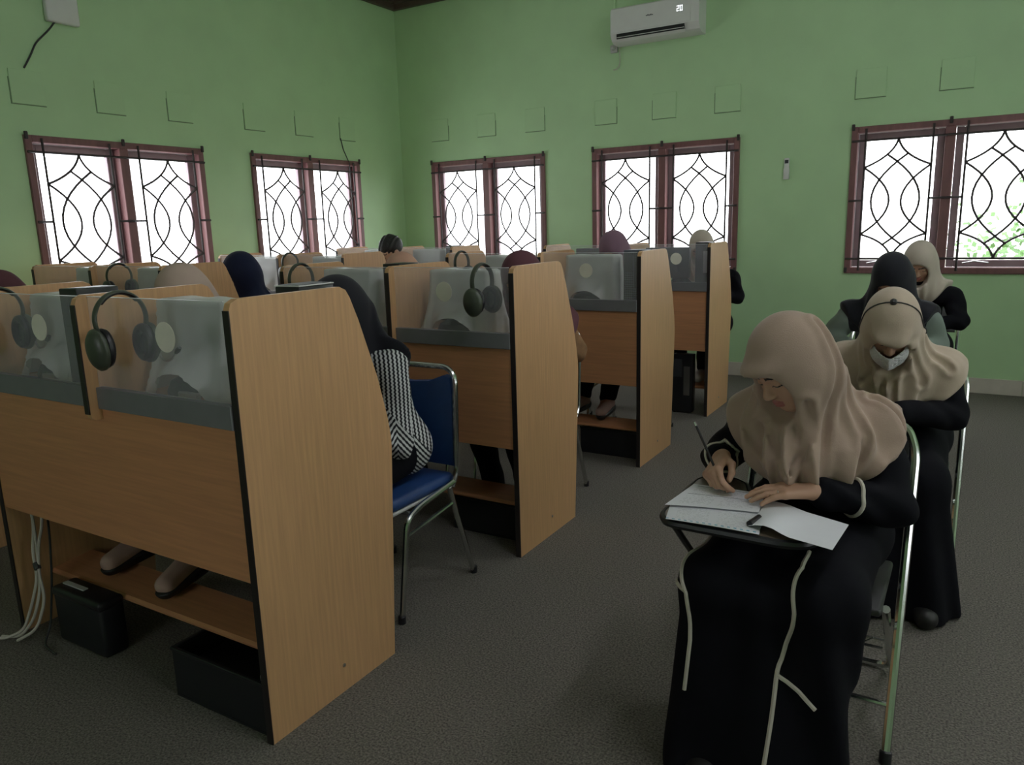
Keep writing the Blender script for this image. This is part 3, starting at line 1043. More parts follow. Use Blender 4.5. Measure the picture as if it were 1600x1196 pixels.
# ------------------------------------------------------------------ chairs at the carrels
def side_chair_template():
    t = thing('banquet_chair', 'x', 'chair')
    # faces -y, origin on the floor under the seat
    R = 0.0115
    hw = 0.22
    for s in (-1, 1):
        x = s * hw
        f = MB().tube(round_path([(x, -0.225, 0.012), (x, -0.165, 0.385), (x, -0.09, 0.415), (x, 0.145, 0.445)], 0.06), R, 10).build('front_leg', 'chrome', t)
        MB().lathe([(0.015, 0), (0.015, 0.028), (0.012, 0.032)], (x, -0.226, 0), (0, 0, 1), 12).build('rubber_foot', 'black_plastic', f)
        b = MB().tube([(x, 0.11, 0.43), (x, 0.145, 0.32), (x, 0.255, 0.012)], R, 10).build('rear_leg', 'chrome', t)
        MB().lathe([(0.015, 0), (0.015, 0.028), (0.012, 0.032)], (x, 0.257, 0), (0, 0, 1), 12).build('rubber_foot', 'black_plastic', b)
        MB().tube([(x, -0.168, 0.325), (x, 0.135, 0.36)], 0.008, 8).build('stretcher', 'chrome', t)
    MB().tube(round_path([(-hw, 0.13, 0.425), (-hw, 0.165, 0.48), (-hw, 0.185, 0.905), (hw, 0.185, 0.905), (hw, 0.165, 0.48), (hw, 0.13, 0.425)], 0.075, 7), R, 10).build('back_frame', 'chrome', t)
    MB().tube([(-hw, -0.13, 0.40), (hw, -0.13, 0.40)], 0.009, 8).build('cross_bar', 'chrome', t)
    # seat pad: rounded cushion
    sp = MB().box((-0.205, -0.225, 0.425), (0.205, 0.175, 0.475), 0.022, 3)
    sp.build('seat', 'blue_vinyl', t, smooth=60)
    MB().box((-0.20, -0.22, 0.412), (0.20, 0.17, 0.426), 0.004).build('seat_pan', 'grey_white', t)
    # padded back with a dipped top edge
    prof = [(-0.205, 0.50), (0.205, 0.50), (0.207, 0.80), (0.20, 0.865), (0.17, 0.872), (0.10, 0.845), (0.0, 0.835), (-0.10, 0.845), (-0.17, 0.872), (-0.20, 0.865), (-0.207, 0.80)]
    bk = MB().prism(prof, 1, 0.168, 0.202)
    bk.build('backrest', 'blue_vinyl', t, smooth=30)
    return t


chair = side_chair_template()
ch_used = []
CH = [('aisle', 0, 0, 0.945, 'blue upholstered chrome chair behind the student in the striped sweater'),
      ('aisle', 0, 1, 0.90, 'blue chrome chair behind the front row under the student in the dusty rose hijab'),
      ('aisle', 1, 0, 0.73, 'chrome chair showing one leg beyond the second row end panel'),
      ('aisle', 1, 1, 0.80, 'chrome chair behind the second row, left seat'),
      ('aisle', 2, 0, 0.725, 'chrome chair showing its edge between the third and last row end panels'),
      ('aisle', 2, 1, 0.80, 'chrome chair behind the third row, left seat'),
      ('aisle', 3, 0, 0.78, 'chrome chair at the end of the last row by the wall'),
      ('window', 0, 0, 0.85, 'chrome chair of the front row by the window wall'),
      ('window', 1, 0, 0.85, 'chrome chair of the student in the navy hijab'),
      ('window', 2, 0, 0.85, 'chrome chair of the man with black hair')]
for blk, i, s, dy, lab in CH:
    t = chair if not ch_used else copy_tree(chair)
    ch_used.append(t)
    t.location = (seat_x(blk, i, s) + (0.0 if (blk, i, s) == ('aisle', 0, 0) else -0.04), ROWS[i] + dy, 0)
    t['label'] = lab
    t['group'] = 'blue chrome chairs at the carrels'

# ------------------------------------------------------------------ wall fittings
t = thing('air_conditioner', 'white wall air conditioner showing a lit 20, high on the end wall', 'air conditioner', (-3.03, YB, 3.07))
body = [(0, 0.0), (0, 0.30), (-0.175, 0.30), (-0.205, 0.27), (-0.205, 0.075), (-0.17, 0.02), (-0.13, 0.0)]
MB().prism(body, 0, 0.0, 0.83).build('case', 'white_plastic', t, smooth=30)
MB().box((0.006, -0.2085, 0.085), (0.755, -0.203, 0.285), 0.002).build('front_panel', 'white_plastic', t, smooth=0)
MB().box((0.06, -0.2065, 0.028), (0.70, -0.160, 0.072), 0.002).build('air_slot', 'black_plastic', t, smooth=0)
MB().obox((0.38, -0.188, 0.026), (1, 0, 0), (0, -0.75, 0.62), (0, 0.62, 0.75), 0.32, 0.026, 0.003).build('louver', 'white_plastic', t, smooth=0)
lg = MB()
for k in range(5):
    lg.box((0.345 + k * 0.014, -0.2092, 0.182), (0.356 + k * 0.014, -0.208, 0.194 if k % 2 else 0.190))
lg.build('maker_mark', 'dark_grey', t, smooth=0)
SEG = {'2': 'abged', '0': 'abcdef'}
dg = MB()
for k, chh in enumerate('20'):
    x0, z0, ww, hh, th = 0.630 + k * 0.030, 0.178, 0.022, 0.044, 0.0055
    segs = {'a': ((0, hh - th), (ww, hh)), 'g': ((0, hh / 2 - th / 2), (ww, hh / 2 + th / 2)), 'd': ((0, 0), (ww, th)), 'f': ((0, hh / 2), (th, hh)), 'b': ((ww - th, hh / 2), (ww, hh)), 'e': ((0, 0), (th, hh / 2)), 'c': ((ww - th, 0), (ww, hh / 2))}
    for q in SEG[chh]:
        (xa, za), (xb, zb) = segs[q]
        dg.box((x0 + xa, -0.2100, z0 + za), (x0 + xb, -0.2085, z0 + zb))
dg.build('temperature_display', 'led', t, smooth=0)

t = thing('power_socket', 'small cream power socket with a plug beside the air conditioner', 'socket', (-3.075, YB, 3.06))
MB().box((-0.035, -0.03, -0.035), (0.035, 0, 0.035), 0.006, 2).build('socket_box', 'grey_white', t)
MB().lathe([(0.018, 0), (0.018, 0.02), (0.012, 0.03)], (0, -0.03, 0), (0, -1, 0), 14).build('plug', 'grey_white', t)
MB().box((-0.012, -0.012, 0.035), (0.012, 0, 0.84), 0.002).build('conduit', 'wall_green', t)
MB().tube(round_path([(-3.02, YB - 0.02, 3.065), (-3.015, YB - 0.012, 2.97), (-3.02, YB - 0.012, 2.91), (-3.05, YB - 0.012, 2.875), (-3.085, YB - 0.012, 2.875)], 0.03), 0.004, 7).build('power_cord', 'cable_white', t, (3.075, -YB, -3.06))

t = thing('remote_control', 'white remote control in a holder on the end wall between two windows', 'remote control', (-1.455, YB, 1.775))
MB().box((-0.024, -0.024, 0), (0.024, 0, 0.095), 0.004, 2).build('holder', 'white_plastic', t)
rc_ = MB().box((-0.021, -0.020, 0.03), (0.021, -0.004, 0.18), 0.004, 2).build('remote_body', 'white_plastic', t)
MB().box((-0.015, -0.0208, 0.135), (0.015, -0.0198, 0.165)).build('remote_screen', 'dark_grey', rc_, smooth=0)

t = thing('wireless_router', 'white box with a hanging cable high on the side wall', 'router', (XL, 3.25, 2.945))
MB().box((0, 0, 0), (0.045, 0.235, 0.26), 0.014, 3).build('router_case', 'white_plastic', t)
MB().tube(round_path([(0.02, 0.06, 0.004), (0.012, 0.02, -0.05), (0.008, -0.09, -0.16), (0.008, -0.13, -0.24), (0.008, -0.19, -0.335)], 0.06), 0.006, 7).build('router_cable', 'cable_dark', t)
tag(MB().tube([(XL + 0.006, 6.14, 2.385), (XL + 0.008, 6.17, 2.27), (XL + 0.03, 6.22, 2.14), (XL + 0.034, 6.22, 1.6)], 0.005, 6).build('wall_cable', 'cable_dark'),
    'thin dark cable hanging from a wall cover onto the side window near the corner', 'cable')

# ------------------------------------------------------------------ people
def unit(v):
    v = np.asarray(v, float)
    return v / np.linalg.norm(v)


def frame(fwd, up=(0, 0, 1), roll=0.0):
    f = unit(fwd)
    r = unit(np.cross(f, up))
    u = np.cross(r, f)
    c, s = math.cos(roll), math.sin(roll)
    return np.stack([r * c + u * s, f, -r * s + u * c])


def head_sdf(P, c, B, ears=False):
    q = (P - c) @ B.T
    d = union([ell(q, (0, -0.012, 0.03), (0.074, 0.092, 0.092)), ell(q, (0, 0.028, -0.03), (0.060, 0.060, 0.085)), ell(q, (0, 0.05, -0.085), (0.03, 0.032, 0.026))], 0.03)
    qa = q * np.array([1, 1, 1.0])
    qa[:, 0] = np.abs(qa[:, 0])
    d = smin(d, ell(qa, (0.034, 0.058, -0.032), (0.024, 0.022, 0.026)), 0.02)
    d = smin(d, ell(q, (0, 0.074, 0.020), (0.046, 0.014, 0.012)), 0.015)
    d = smax(d, -ell(qa, (0.031, 0.098, 0.000), (0.019, 0.014, 0.012)), 0.010)
    d = smin(d, ell(qa, (0.031, 0.074, -0.002), (0.0155, 0.0125, 0.0105)), 0.004)
    d = smin(d, cone(q, (0, 0.084, 0.004), (0, 0.105, -0.028), 0.007, 0.0105), 0.010)
    d = smin(d, ell(qa, (0.010, 0.096, -0.033), (0.0085, 0.009, 0.007)), 0.006)
    d = smin(d, ell(q, (0, 0.087, -0.0595), (0.021, 0.010, 0.005)), 0.005)
    d = smin(d, ell(q, (0, 0.086, -0.0685), (0.018, 0.010, 0.006)), 0.004)
    if ears:
        d = smin(d, ell(qa, (0.078, -0.012, -0.005), (0.010, 0.020, 0.032)), 0.008)
    return d


def head_mats(verts, quads, c, B):
    """0 skin, 1 lips, 2 brows and lashes"""
    q = (verts[quads].mean(1) - c) @ B.T
    ax = np.abs(q[:, 0])
    m = np.zeros(len(quads), int)
    lips = (np.minimum(ell(q, (0, 0.090, -0.0595), (0.021, 0.010, 0.0055)), ell(q, (0, 0.089, -0.0685), (0.018, 0.010, 0.0065))) < 0.002) & (q[:, 1] > 0.05)
    m[lips] = 1
    arc = 0.0225 - 9.0 * (ax - 0.030) ** 2
    brow = (ax > 0.010) & (ax < 0.052) & (np.abs(q[:, 2] - arc) < 0.0038) & (q[:, 1] > 0.045)
    lash = (ax > 0.016) & (ax < 0.047) & (np.abs(q[:, 2] + 0.0065 - 6.0 * (ax - 0.031) ** 2) < 0.0022) & (q[:, 1] > 0.05)
    m[brow | lash] = 2
    return m


def hand_prims(wr, fdir, back, thumb_sign, curls, scale=0.92, thumb=None, spread=0.10):
    """Capsules of a palm, four fingers and a thumb. curls: per finger (knuckle, middle, tip) bend in degrees."""
    f = unit(fdir)
    n = unit(np.asarray(back, float) - f * np.dot(back, f))
    s = np.cross(f, n) * thumb_sign       # towards the thumb
    wr = np.asarray(wr, float)
    k = scale
    W = lambda a, b, c: wr + (s * a + f * b + n * c) * k
    pr = []
    kn = [(0.028, 0.088), (0.009, 0.092), (-0.010, 0.088), (-0.027, 0.080)]
    ln = [(0.042, 0.026, 0.020), (0.046, 0.030, 0.021), (0.042, 0.028, 0.020), (0.033, 0.021, 0.018)]
    for i, ((a, b), L) in enumerate(zip(kn, ln)):
        pr.append((W(a * 0.55, 0.005, 0), W(a, b, 0), 0.0150 * k, 0.0118 * k, 0))
        p = W(a, b, 0)
        ang = 0
        side = (1.5 - i) * spread
        for j in range(3):
            ang += math.radians(curls[i][j])
            d = f * math.cos(ang) - n * math.sin(ang) + s * side * math.cos(ang)
            d = unit(d)
            e = p + d * L[j] * k
            pr.append((p, e, (0.0096 - 0.0009 * j) * k, (0.0088 - 0.0010 * j) * k, i + 1))
            p = e
    th = thumb or [(0.020, 0.018, -0.006), (0.045, 0.045, -0.014), (0.050, 0.075, -0.020), (0.046, 0.098, -0.024)]
    for j in range(3):
        pr.append((W(*th[j]), W(*th[j + 1]), (0.0145 - 0.0022 * j) * k, (0.0120 - 0.0018 * j) * k, 5))
    tips = [p for p in pr]
    return pr, W


def prims_net(pr, extra, h):
    """Palm capsules blend widely, each finger is blended only into the palm."""
    pts = np.array([p[0] for p in pr] + [p[1] for p in pr] + [e[0] for e in extra] + [e[1] for e in extra])
    R = max([p[2] for p in pr] + [max(e[2], e[3]) for e in extra])

    def f(P):
        palm = None
        for a, b, ra, rb, g in pr:
            if g == 0:
                d = cone(P, a, b, ra, rb)
                palm = d if palm is None else smin(palm, d, 0.012)
        for a, b, ra, rb in extra:
            palm = smin(palm, cone(P, a, b, ra, rb), 0.015)
        out = palm
        for g in range(1, 6):
            fd = None
            for a, b, ra, rb, gg in pr:
                if gg == g:
                    d = cone(P, a, b, ra, rb)
                    fd = d if fd is None else smin(fd, d, 0.003)
            out = np.minimum(out, smin(palm, fd, 0.008))
        return out
    return net(f, pts.min(0) - R - 0.01, pts.max(0) + R + 0.01, h, 1)


def bounds(pts, r):
    pts = np.array(pts)
    return pts.min(0) - r, pts.max(0) + r


def wave(P, k1, k2, ph=0.0):
    return np.sin(P @ np.asarray(k1) + ph + 1.7 * np.sin(P @ np.asarray(k2) + ph * 2))


RESTING = [(6, 12, 8), (6, 12, 8), (7, 13, 8), (8, 14, 8)]
RELAXED = [(25, 35, 20), (30, 40, 20), (35, 42, 22), (38, 45, 25)]


def default_joints(x, ys, head, hf, seat=0.475, hands_y=None, hands_z=0.83, feet_y=None, feet_z=0.0, half=0.175):
    """Someone seated facing -y with forearms resting on a desk."""
    hx, hy, hz = head
    neck = V(hx * 0.7 + x * 0.3, hy + 0.055, hz - 0.135)
    chest = V(x * 0.6 + hx * 0.4, (neck[1] + ys) / 2 + 0.03, (neck[2] + seat + 0.1) / 2 + 0.09)
    hy_ = hands_y if hands_y is not None else ys - 0.40
    fy = feet_y if feet_y is not None else ys - 0.52
    return dict(pel=V(x, ys, seat + 0.157), chest=chest, neck=neck, head=V(*head), hf=hf,
                shR=V(x - half, neck[1] + 0.015, neck[2] - 0.085), shL=V(x + half, neck[1] + 0.015, neck[2] - 0.085),
                elR=V(x - half - 0.05, neck[1] - 0.08, hands_z + 0.02), elL=V(x + half + 0.05, neck[1] - 0.08, hands_z + 0.02),
                wrR=V(x - 0.11, hy_, hands_z + 0.005), wrL=V(x + 0.11, hy_, hands_z + 0.005),
                knR=V(x - 0.11, ys - 0.42, seat + 0.085), knL=V(x + 0.11, ys - 0.42, seat + 0.085),
                anR=V(x - 0.10, fy + 0.06, feet_z + 0.085), anL=V(x + 0.10, fy + 0.06, feet_z + 0.085),
                toR=V(x - 0.10, fy - 0.09, feet_z + 0.035), toL=V(x + 0.10, fy - 0.09, feet_z + 0.035))


def person(label, J, top='robe_black', lower='robe_black', hijab=None, skirt=True, h=0.011, hem=None, skin='skin', opening=None, shoes='shoe_black', socks=None,
           handR=None, handL=None, hair=False, mask=False, fold=1.0, roll=0.0, group=None, drape=0.0, sleeves=None, hij_h=None, head_h=None, visor=0.0, creases=None):
    base = V(J['pel'][0], J['pel'][1], 0)
    root = thing('person', label, 'person', tuple(base), 0, group)
    for k_ in list(J):
        if k_ != 'hf':
            J[k_] = J[k_] - base
    B = frame(J['hf'], roll=roll)
    hc = J['head']
    up = B[2]
    hipR, hipL = J['pel'] + V(-0.085, 0, -0.02), J['pel'] + V(0.085, 0, -0.02)

    # --- skin: one body
    def body(P):
        d = union([cone(P, J['pel'], J['chest'], 0.095, 0.10), cone(P, J['shR'], J['shL'], 0.045, 0.045), cone(P, J['chest'], J['neck'], 0.085, 0.05)], 0.05)
        for s in 'RL':
            hip = hipR if s == 'R' else hipL
            d = smin(d, cone(P, J['sh' + s], J['el' + s], 0.042, 0.034), 0.02)
            d = smin(d, cone(P, J['el' + s], J['wr' + s], 0.035, 0.024), 0.01)
            d = smin(d, cone(P, hip, J['kn' + s], 0.072, 0.052), 0.03)
            d = smin(d, cone(P, J['kn' + s], J['an' + s], 0.050, 0.034), 0.015)
            d = smin(d, cone(P, J['an' + s] - V(0, 0, 0.03), J['to' + s], 0.033, 0.024), 0.02)
        d = smin(d, cone(P, J['neck'] - up * 0.02, hc - up * 0.05 - B[1] * 0.015, 0.048, 0.045), 0.02)
        return smin(d, head_sdf(P, hc, B, hair), 0.012)
    lo, hi = bounds([J[k_] for k_ in J if k_ != 'hf'], 0.14)
    parts = [net(body, lo, hi, max(h, 0.009), 1)]
    parts[0] = (*parts[0], np.zeros(len(parts[0][1]), int))
    # the head again at face resolution, a hair larger than the coarse one
    hh = head_h or max(0.0045, h * 0.5)
    fv, fq = net(lambda P: smin(head_sdf(P, hc, B, hair), cone(P, J['neck'], hc - up * 0.05 - B[1] * 0.015, 0.049, 0.046), 0.012) - 0.0008, hc - 0.16, hc + 0.16, hh, 1)
    parts.append((fv, fq, head_mats(fv, fq, hc, B)))
    for s, hd in (('R', handR), ('L', handL)):
        hd = hd or dict(f=(0.35 if s == 'R' else -0.35, -1, -0.05), n=(0, -0.05, 1), curls=RESTING, h=0.005)
        pr, Wf = hand_prims(J['wr' + s], hd['f'], hd['n'], 1 if s == 'L' else -1, hd['curls'], thumb=hd.get('thumb'), spread=hd.get('spread', 0.1))
        hv, hq = prims_net(pr, [(J['wr' + s] + unit(J['el' + s] - J['wr' + s]) * 0.07, J['wr' + s], 0.026, 0.0215)], hd.get('h', 0.005))
        parts.append((hv, hq))
        J['handW' + s] = Wf
    me = np_mesh('body', parts)
    for m_ in (skin, 'lip', 'hair'):
        me.materials.append(MATS[m_])
    link('body', me, None, root)

    # --- clothes
    def torso(P):
        d = union([cone(P, hipR, hipL, 0.118, 0.118), cone(P, J['pel'] + V(0, 0, 0.05), J['chest'], 0.128, 0.125), cone(P, J['shR'] * 0.9 + J['shL'] * 0.1, J['shL'] * 0.9 + J['shR'] * 0.1, 0.066, 0.066),
                   cone(P, J['chest'], J['neck'], 0.115, 0.062)], 0.06)
        return d

    def arms(P, which='RL'):
        d = None
        for s in which:
            e = J['wr' + s] + unit(J['el' + s] - J['wr' + s]) * 0.03
            a = smin(cone(P, J['sh' + s], J['el' + s], 0.064, 0.054), cone(P, J['el' + s], e, 0.054, 0.041), 0.02)
            d = a if d is None else np.minimum(d, a)
        return d + fold * 0.0035 * wave(P, (30, 42, 55), (9, 14, 11))

    def legs(P):
        d = None
        for s, hip in (('R', hipR), ('L', hipL)):
            if skirt:
                a = smin(cone(P, hip, J['kn' + s], 0.11, 0.088), cone(P, J['kn' + s], J['an' + s] * V(1, 1, 0) + V(0, 0, 0.01), 0.086, 0.115), 0.05)
            else:
                a = smin(cone(P, hip, J['kn' + s], 0.098, 0.076), cone(P, J['kn' + s], J['an' + s] + V(0, 0, 0.02), 0.072, 0.055), 0.03)
            d = a if d is None else smin(d, a, 0.10 if skirt else 0.03)
        if skirt:
            mh, mk, ma = (hipR + hipL) / 2, (J['knR'] + J['knL']) / 2, (J['anR'] + J['anL']) / 2
            d = smin(d, cone(P, mh, mk - V(0, 0, 0.02), 0.09, 0.07), 0.06)
            d = smin(d, cone(P, mk - V(0, -0.02, 0.03), ma * V(1, 1, 0), 0.07, 0.10), 0.06)
            amp = np.clip((J['knR'][2] - P[:, 2]) / 0.5, 0, 1) * 0.016 + 0.003
            d = d + fold * amp * wave(P, (34, 16, 5), (7, 9, 4), 0.6)
            d = smax(d, 0.004 - P[:, 2], 0.004)
        else:
            d = d + 0.003 * wave(P, (18, 30, 40), (9, 8, 11))
        return d
    allp = [J[k_] for k_ in ('pel', 'chest', 'neck', 'shR', 'shL', 'elR', 'elL', 'wrR', 'wrL', 'knR', 'knL', 'anR', 'anL')]
    arm_mat = sleeves or top
    if top == lower and arm_mat == top:
        lo, hi = bounds(allp + [J['anR'] * V(1, 1, 0), J['anL'] * V(1, 1, 0)], 0.16)
        F = lambda P: smin(smin(torso(P), legs(P), 0.04), arms(P), 0.02)
        v, q = net(F, lo, hi, h, 1)
        link('robe', np_mesh('robe', [(v, q)]), top, root)
    else:
        F = lambda P: smin(torso(P), arms(P), 0.02)
        up_pts = [J[k_] for k_ in ('pel', 'chest', 'neck', 'shR', 'shL', 'elR', 'elL', 'wrR', 'wrL')]
        lo, hi = bounds(up_pts, 0.17)
        if arm_mat != top:
            for s in 'RL':
                v, q = net(lambda P: arms(P, s), lo, hi, h, 1)
                link('sleeve', np_mesh('sleeve', [(v, q)]), arm_mat, root)
            v, q = net(lambda P: torso(P) - 0.004, lo, hi, h, 1)
        else:
            v, q = net(F, lo, hi, h, 1)
        link('top', np_mesh('top', [(v, q)]), top, root)
        lo, hi = bounds([hipR, hipL] + [J[k_] for k_ in ('knR', 'knL', 'anR', 'anL')] + [J['anR'] * V(1, 1, 0)], 0.16)
        v, q = net(legs, lo, hi, h, 1)
        link('skirt' if skirt else 'trousers', np_mesh('lower', [(v, q)]), lower, root)
    J['F'] = F

    for s in 'RL':     # shoes
        a, tpt = J['an' + s], J['to' + s]

        def shoe(P, a=a, tpt=tpt):
            heel = V(a[0], a[1] + 0.03, tpt[2] + 0.005)
            d = smin(cone(P, heel, tpt, 0.042, 0.039), ell(P, (heel + tpt) / 2 + V(0, 0, 0.01), (0.046, 0.09, 0.034)), 0.02)
            if socks:
                d = smax(d, P[:, 2] - (tpt[2] + 0.000 + 0.035 * (P[:, 1] - tpt[1]) / 0.2), 0.006)
            return smax(d, tpt[2] - 0.034 - P[:, 2], 0.004)
        lo, hi = bounds([a, tpt], 0.08)
        v, q = net(shoe, lo, hi, 0.007, 1)
        link('shoe', np_mesh('shoe', [(v, q)]), shoes, root)
        if socks:
            v, q = net(lambda P: smax(smin(cone(P, J['kn' + s], a, 0.055, 0.040), cone(P, a - V(0, 0, 0.03), tpt + V(0, 0, 0.012), 0.043, 0.034), 0.03) - 0.002, np.linalg.norm(P - a, axis=1) - 0.19, 0.004), a - 0.21, a + 0.21, 0.007, 1)
            link('sock', np_mesh('sock', [(v, q)]), socks, root)

    # --- scarf
    if hijab:
        op = opening or ((0, 0.097, -0.030), (0.060, 0.074, 0.083))
        hm = hem or (J['neck'] + V(0, -0.02, -0.06), (0.27, 0.25, 0.24))
        hmc = np.asarray(hm[0]) if hem is None else np.asarray(hm[0]) - base

        CR = []

        def scarf(P):
            q = (P - hc) @ B.T
            d = smin(ell(q, (0, -0.012, 0.022), (0.093, 0.114, 0.113)), ell(q, (0, 0.026, -0.03), (0.078, 0.076, 0.108)), 0.03)
            if visor:
                d = smin(d, ell(q, (0, 0.085, 0.055), (0.055, 0.03 + visor, 0.016)), 0.03)
            dh = smin(d, cone(P, hc - up * 0.05 - B[1] * 0.02, J['neck'], 0.085, 0.095), 0.05)
            d = cone(P, hc - up * 0.05 - B[1] * 0.02, J['neck'], 0.085, 0.10)
            sh = smin(cone(P, J['shR'] * 0.92 + J['shL'] * 0.08 + V(0, 0, 0.012), J['shL'] * 0.92 + J['shR'] * 0.08 + V(0, 0, 0.012), 0.088, 0.088), cone(P, J['neck'], J['chest'] + V(0, -0.035, 0.02), 0.11, 0.135 + drape), 0.06)
            d = smin(d, sh, 0.07)
            for s in 'RL':
                d = smin(d, cone(P, J['sh' + s], J['sh' + s] * 0.45 + J['el' + s] * 0.55, 0.084, 0.080), 0.05)
            # folds run down from the chin and shoulders
            r = P - J['neck']
            th = np.arctan2(r[:, 0], -r[:, 1])
            dn = np.clip((J['neck'][2] + 0.07 - P[:, 2]) / 0.17, 0, 1)
            ph = 5.6 * th + 1.6 * np.sin(2.3 * th + 7 * r[:, 2] + 1.0)
            d = d + fold * dn * (0.024 * (np.abs(np.sin(ph)) ** 0.8 - 0.62) + 0.004 * np.sin(15 * th + 5 * r[:, 2]))
            side = np.clip((0.03 - q[:, 1]) / 0.09, 0, 1) * np.clip((0.10 - q[:, 2]) / 0.12, 0, 1)
            d = d + fold * side * 0.007 * (np.abs(np.sin(26 * q[:, 1] + 9 * q[:, 2] + 2.0)) ** 0.8 - 0.5)
            d = d + fold * 0.0028 * wave(q, (14, 34, 26), (16, 9, 12), 1.0) * np.clip((-q[:, 1] + 0.06) / 0.08, 0, 1)
            e = ell(P, hmc, hm[1]) + 0.012 * np.sin(5 * th + 1.0)
            d = smin(dh, smax(d, e, 0.008), 0.05)
            for line in CR:
                dd = None
                for a_, b_ in zip(line, line[1:]):
                    e_ = cone(P, a_, b_, 0, 0)
                    dd = e_ if dd is None else np.minimum(dd, e_)
                d = d + 0.013 * np.exp(-(dd / 0.009) ** 2) - 0.008 * np.exp(-((dd - 0.022) / 0.011) ** 2)
            return smax(d, -ell(q, op[0], op[1]), 0.010)
        CR += [[np.array(p_) for p_ in on_surface(scarf, [p_ - base for p_ in dense([V(*x_) for x_ in ln_], 4)], 0.0)] for ln_ in (creases or [])]
        lo, hi = bounds([hc + 0.15, hc - 0.15, hmc + V(*hm[1]) * 0.9, hmc - V(*hm[1])], 0.03)
        hi[2] = max(hc[2] + 0.16, hi[2] if hi[2] < hc[2] + 0.2 else hc[2] + 0.16)
        v, q = net(scarf, lo, hi, hij_h or h * 0.8, 1)
        ho = link('hijab', np_mesh('hijab', [(v, q)]), hijab, root)
        J['scarf'] = scarf
    if hair:
        def hr(P):
            q = (P - hc) @ B.T
            d = ell(q, (0, -0.02, 0.045), (0.086, 0.102, 0.095)) + 0.004 * wave(q, (90, 60, 70), (40, 30, 50))
            d = smax(d, -ell(q, (0, 0.11, -0.035), (0.075, 0.075, 0.09)), 0.01)
            return smax(d, -(q[:, 2] + 0.045 + 0.25 * q[:, 1]), 0.01)
        v, q = net(hr, hc - 0.16, hc + 0.16, 0.006, 1)
        link('hair', np_mesh('hair', [(v, q)]), 'hair', root)
    if mask:
        def mk(P):
            q = (P - hc) @ B.T
            fold_ = 0.010 * np.clip(1 - np.abs(q[:, 0]) / 0.03, 0, 1)
            d = np.abs(ell(q, (0, 0.050, -0.062), (0.066, 0.082, 0.070)) - fold_) - 0.0025
            d = smax(d, q[:, 2] + 0.022 - 0.25 * np.abs(q[:, 0]) * 0, 0.003)
            return smax(d, 0.035 - q[:, 1], 0.003)
        v, q = net(mk, hc - 0.17, hc + 0.17, 0.004, 1)
        link('face_mask', np_mesh('face_mask', [(v, q)]), 'mask_white', root)
    J['root'], J['base'], J['B'] = root, base, B
    return J


def on_surface(F, pts, off=0.003, it=12):
    """Slide points onto the surface of F."""
    p = np.array(pts, float)
    for _ in range(it):
        e = 1e-3
        g = np.stack([(F(p + e * a) - F(p - e * a)) / (2 * e) for a in np.eye(3)], 1)
        g /= np.linalg.norm(g, axis=1, keepdims=True) + 1e-9
        p = p - (F(p) - off)[:, None] * g * 0.8
    return [tuple(x) for x in p]


def dense(pts, n=8):
    pts = [np.asarray(p, float) for p in pts]
    out = []
    for a, b in zip(pts, pts[1:]):
        out += [a + (b - a) * t / n for t in range(n)]
    return out + [pts[-1]]


# --- the student writing in front
J1 = dict(pel=V(-0.33, 2.20, 0.600), chest=V(-0.345, 2.168, 0.80), neck=V(-0.37, 2.16, 0.955), head=V(-0.392, 2.055, 1.075), hf=(-0.46, -0.62, -0.54),
          shR=V(-0.500, 2.16, 0.875), shL=V(-0.190, 2.22, 0.865), elR=V(-0.615, 2.24, 0.735), elL=V(-0.125, 2.10, 0.705), wrR=V(-0.565, 2.065, 0.791), wrL=V(-0.300, 1.985, 0.757),
          knR=V(-0.50, 1.83, 0.525), knL=V(-0.24, 1.83, 0.54), anR=V(-0.49, 1.80, 0.085), anL=V(-0.28, 1.82, 0.085), toR=V(-0.50, 1.66, 0.037), toL=V(-0.26, 1.67, 0.037))
WRITE = [(42, 52, 18), (58, 62, 30), (66, 72, 35), (70, 78, 38)]
FLAT = [(10, 14, 8), (8, 14, 8), (9, 14, 8), (12, 16, 8)]
J1 = person('student in tan hijab and black robe with cream piping, writing on the nearest chair', J1, hijab='hijab_tan', h=0.0075, hij_h=0.0055, head_h=0.0032,
            hem=(V(-0.335, 2.10, 0.93), (0.245, 0.235, 0.212)), handR=dict(f=(-0.05, -0.95, -0.28), n=(-0.62, -0.12, 0.75), curls=WRITE, h=0.0026, spread=0.03,
            thumb=[(0.020, 0.018, -0.008), (0.042, 0.045, -0.022), (0.040, 0.070, -0.036), (0.028, 0.088, -0.046)]),
            handL=dict(f=(-0.93, -0.30, -0.03), n=(0.05, -0.12, 1), curls=FLAT, h=0.0026, spread=0.06), drape=0.012, visor=0.010, fold=1.25, roll=-0.10, opening=((0, 0.100, -0.034), (0.060, 0.075, 0.084)),
            creases=[[(-0.351, 2.06, 1.165), (-0.303, 2.06, 1.076), (-0.282, 2.04, 0.959), (-0.282, 2.0, 0.856), (-0.295, 2.0, 0.766)], [(-0.326, 1.97, 0.975), (-0.338, 1.96, 0.89), (-0.347, 1.95, 0.794)],
                     [(-0.268, 2.1, 1.038), (-0.225, 2.1, 0.956), (-0.205, 2.08, 0.872), (-0.224, 2.05, 0.791)], [(-0.443, 1.99, 0.933), (-0.415, 1.98, 0.858), (-0.385, 1.97, 0.788)],
                     [(-0.51, 2.05, 0.98), (-0.496, 2.05, 0.904), (-0.46, 2.02, 0.81)], [(-0.20, 2.2, 0.98), (-0.15, 2.2, 0.90), (-0.13, 2.15, 0.82)]])
b1, R1, F1 = J1['base'], J1['root'], J1['F']
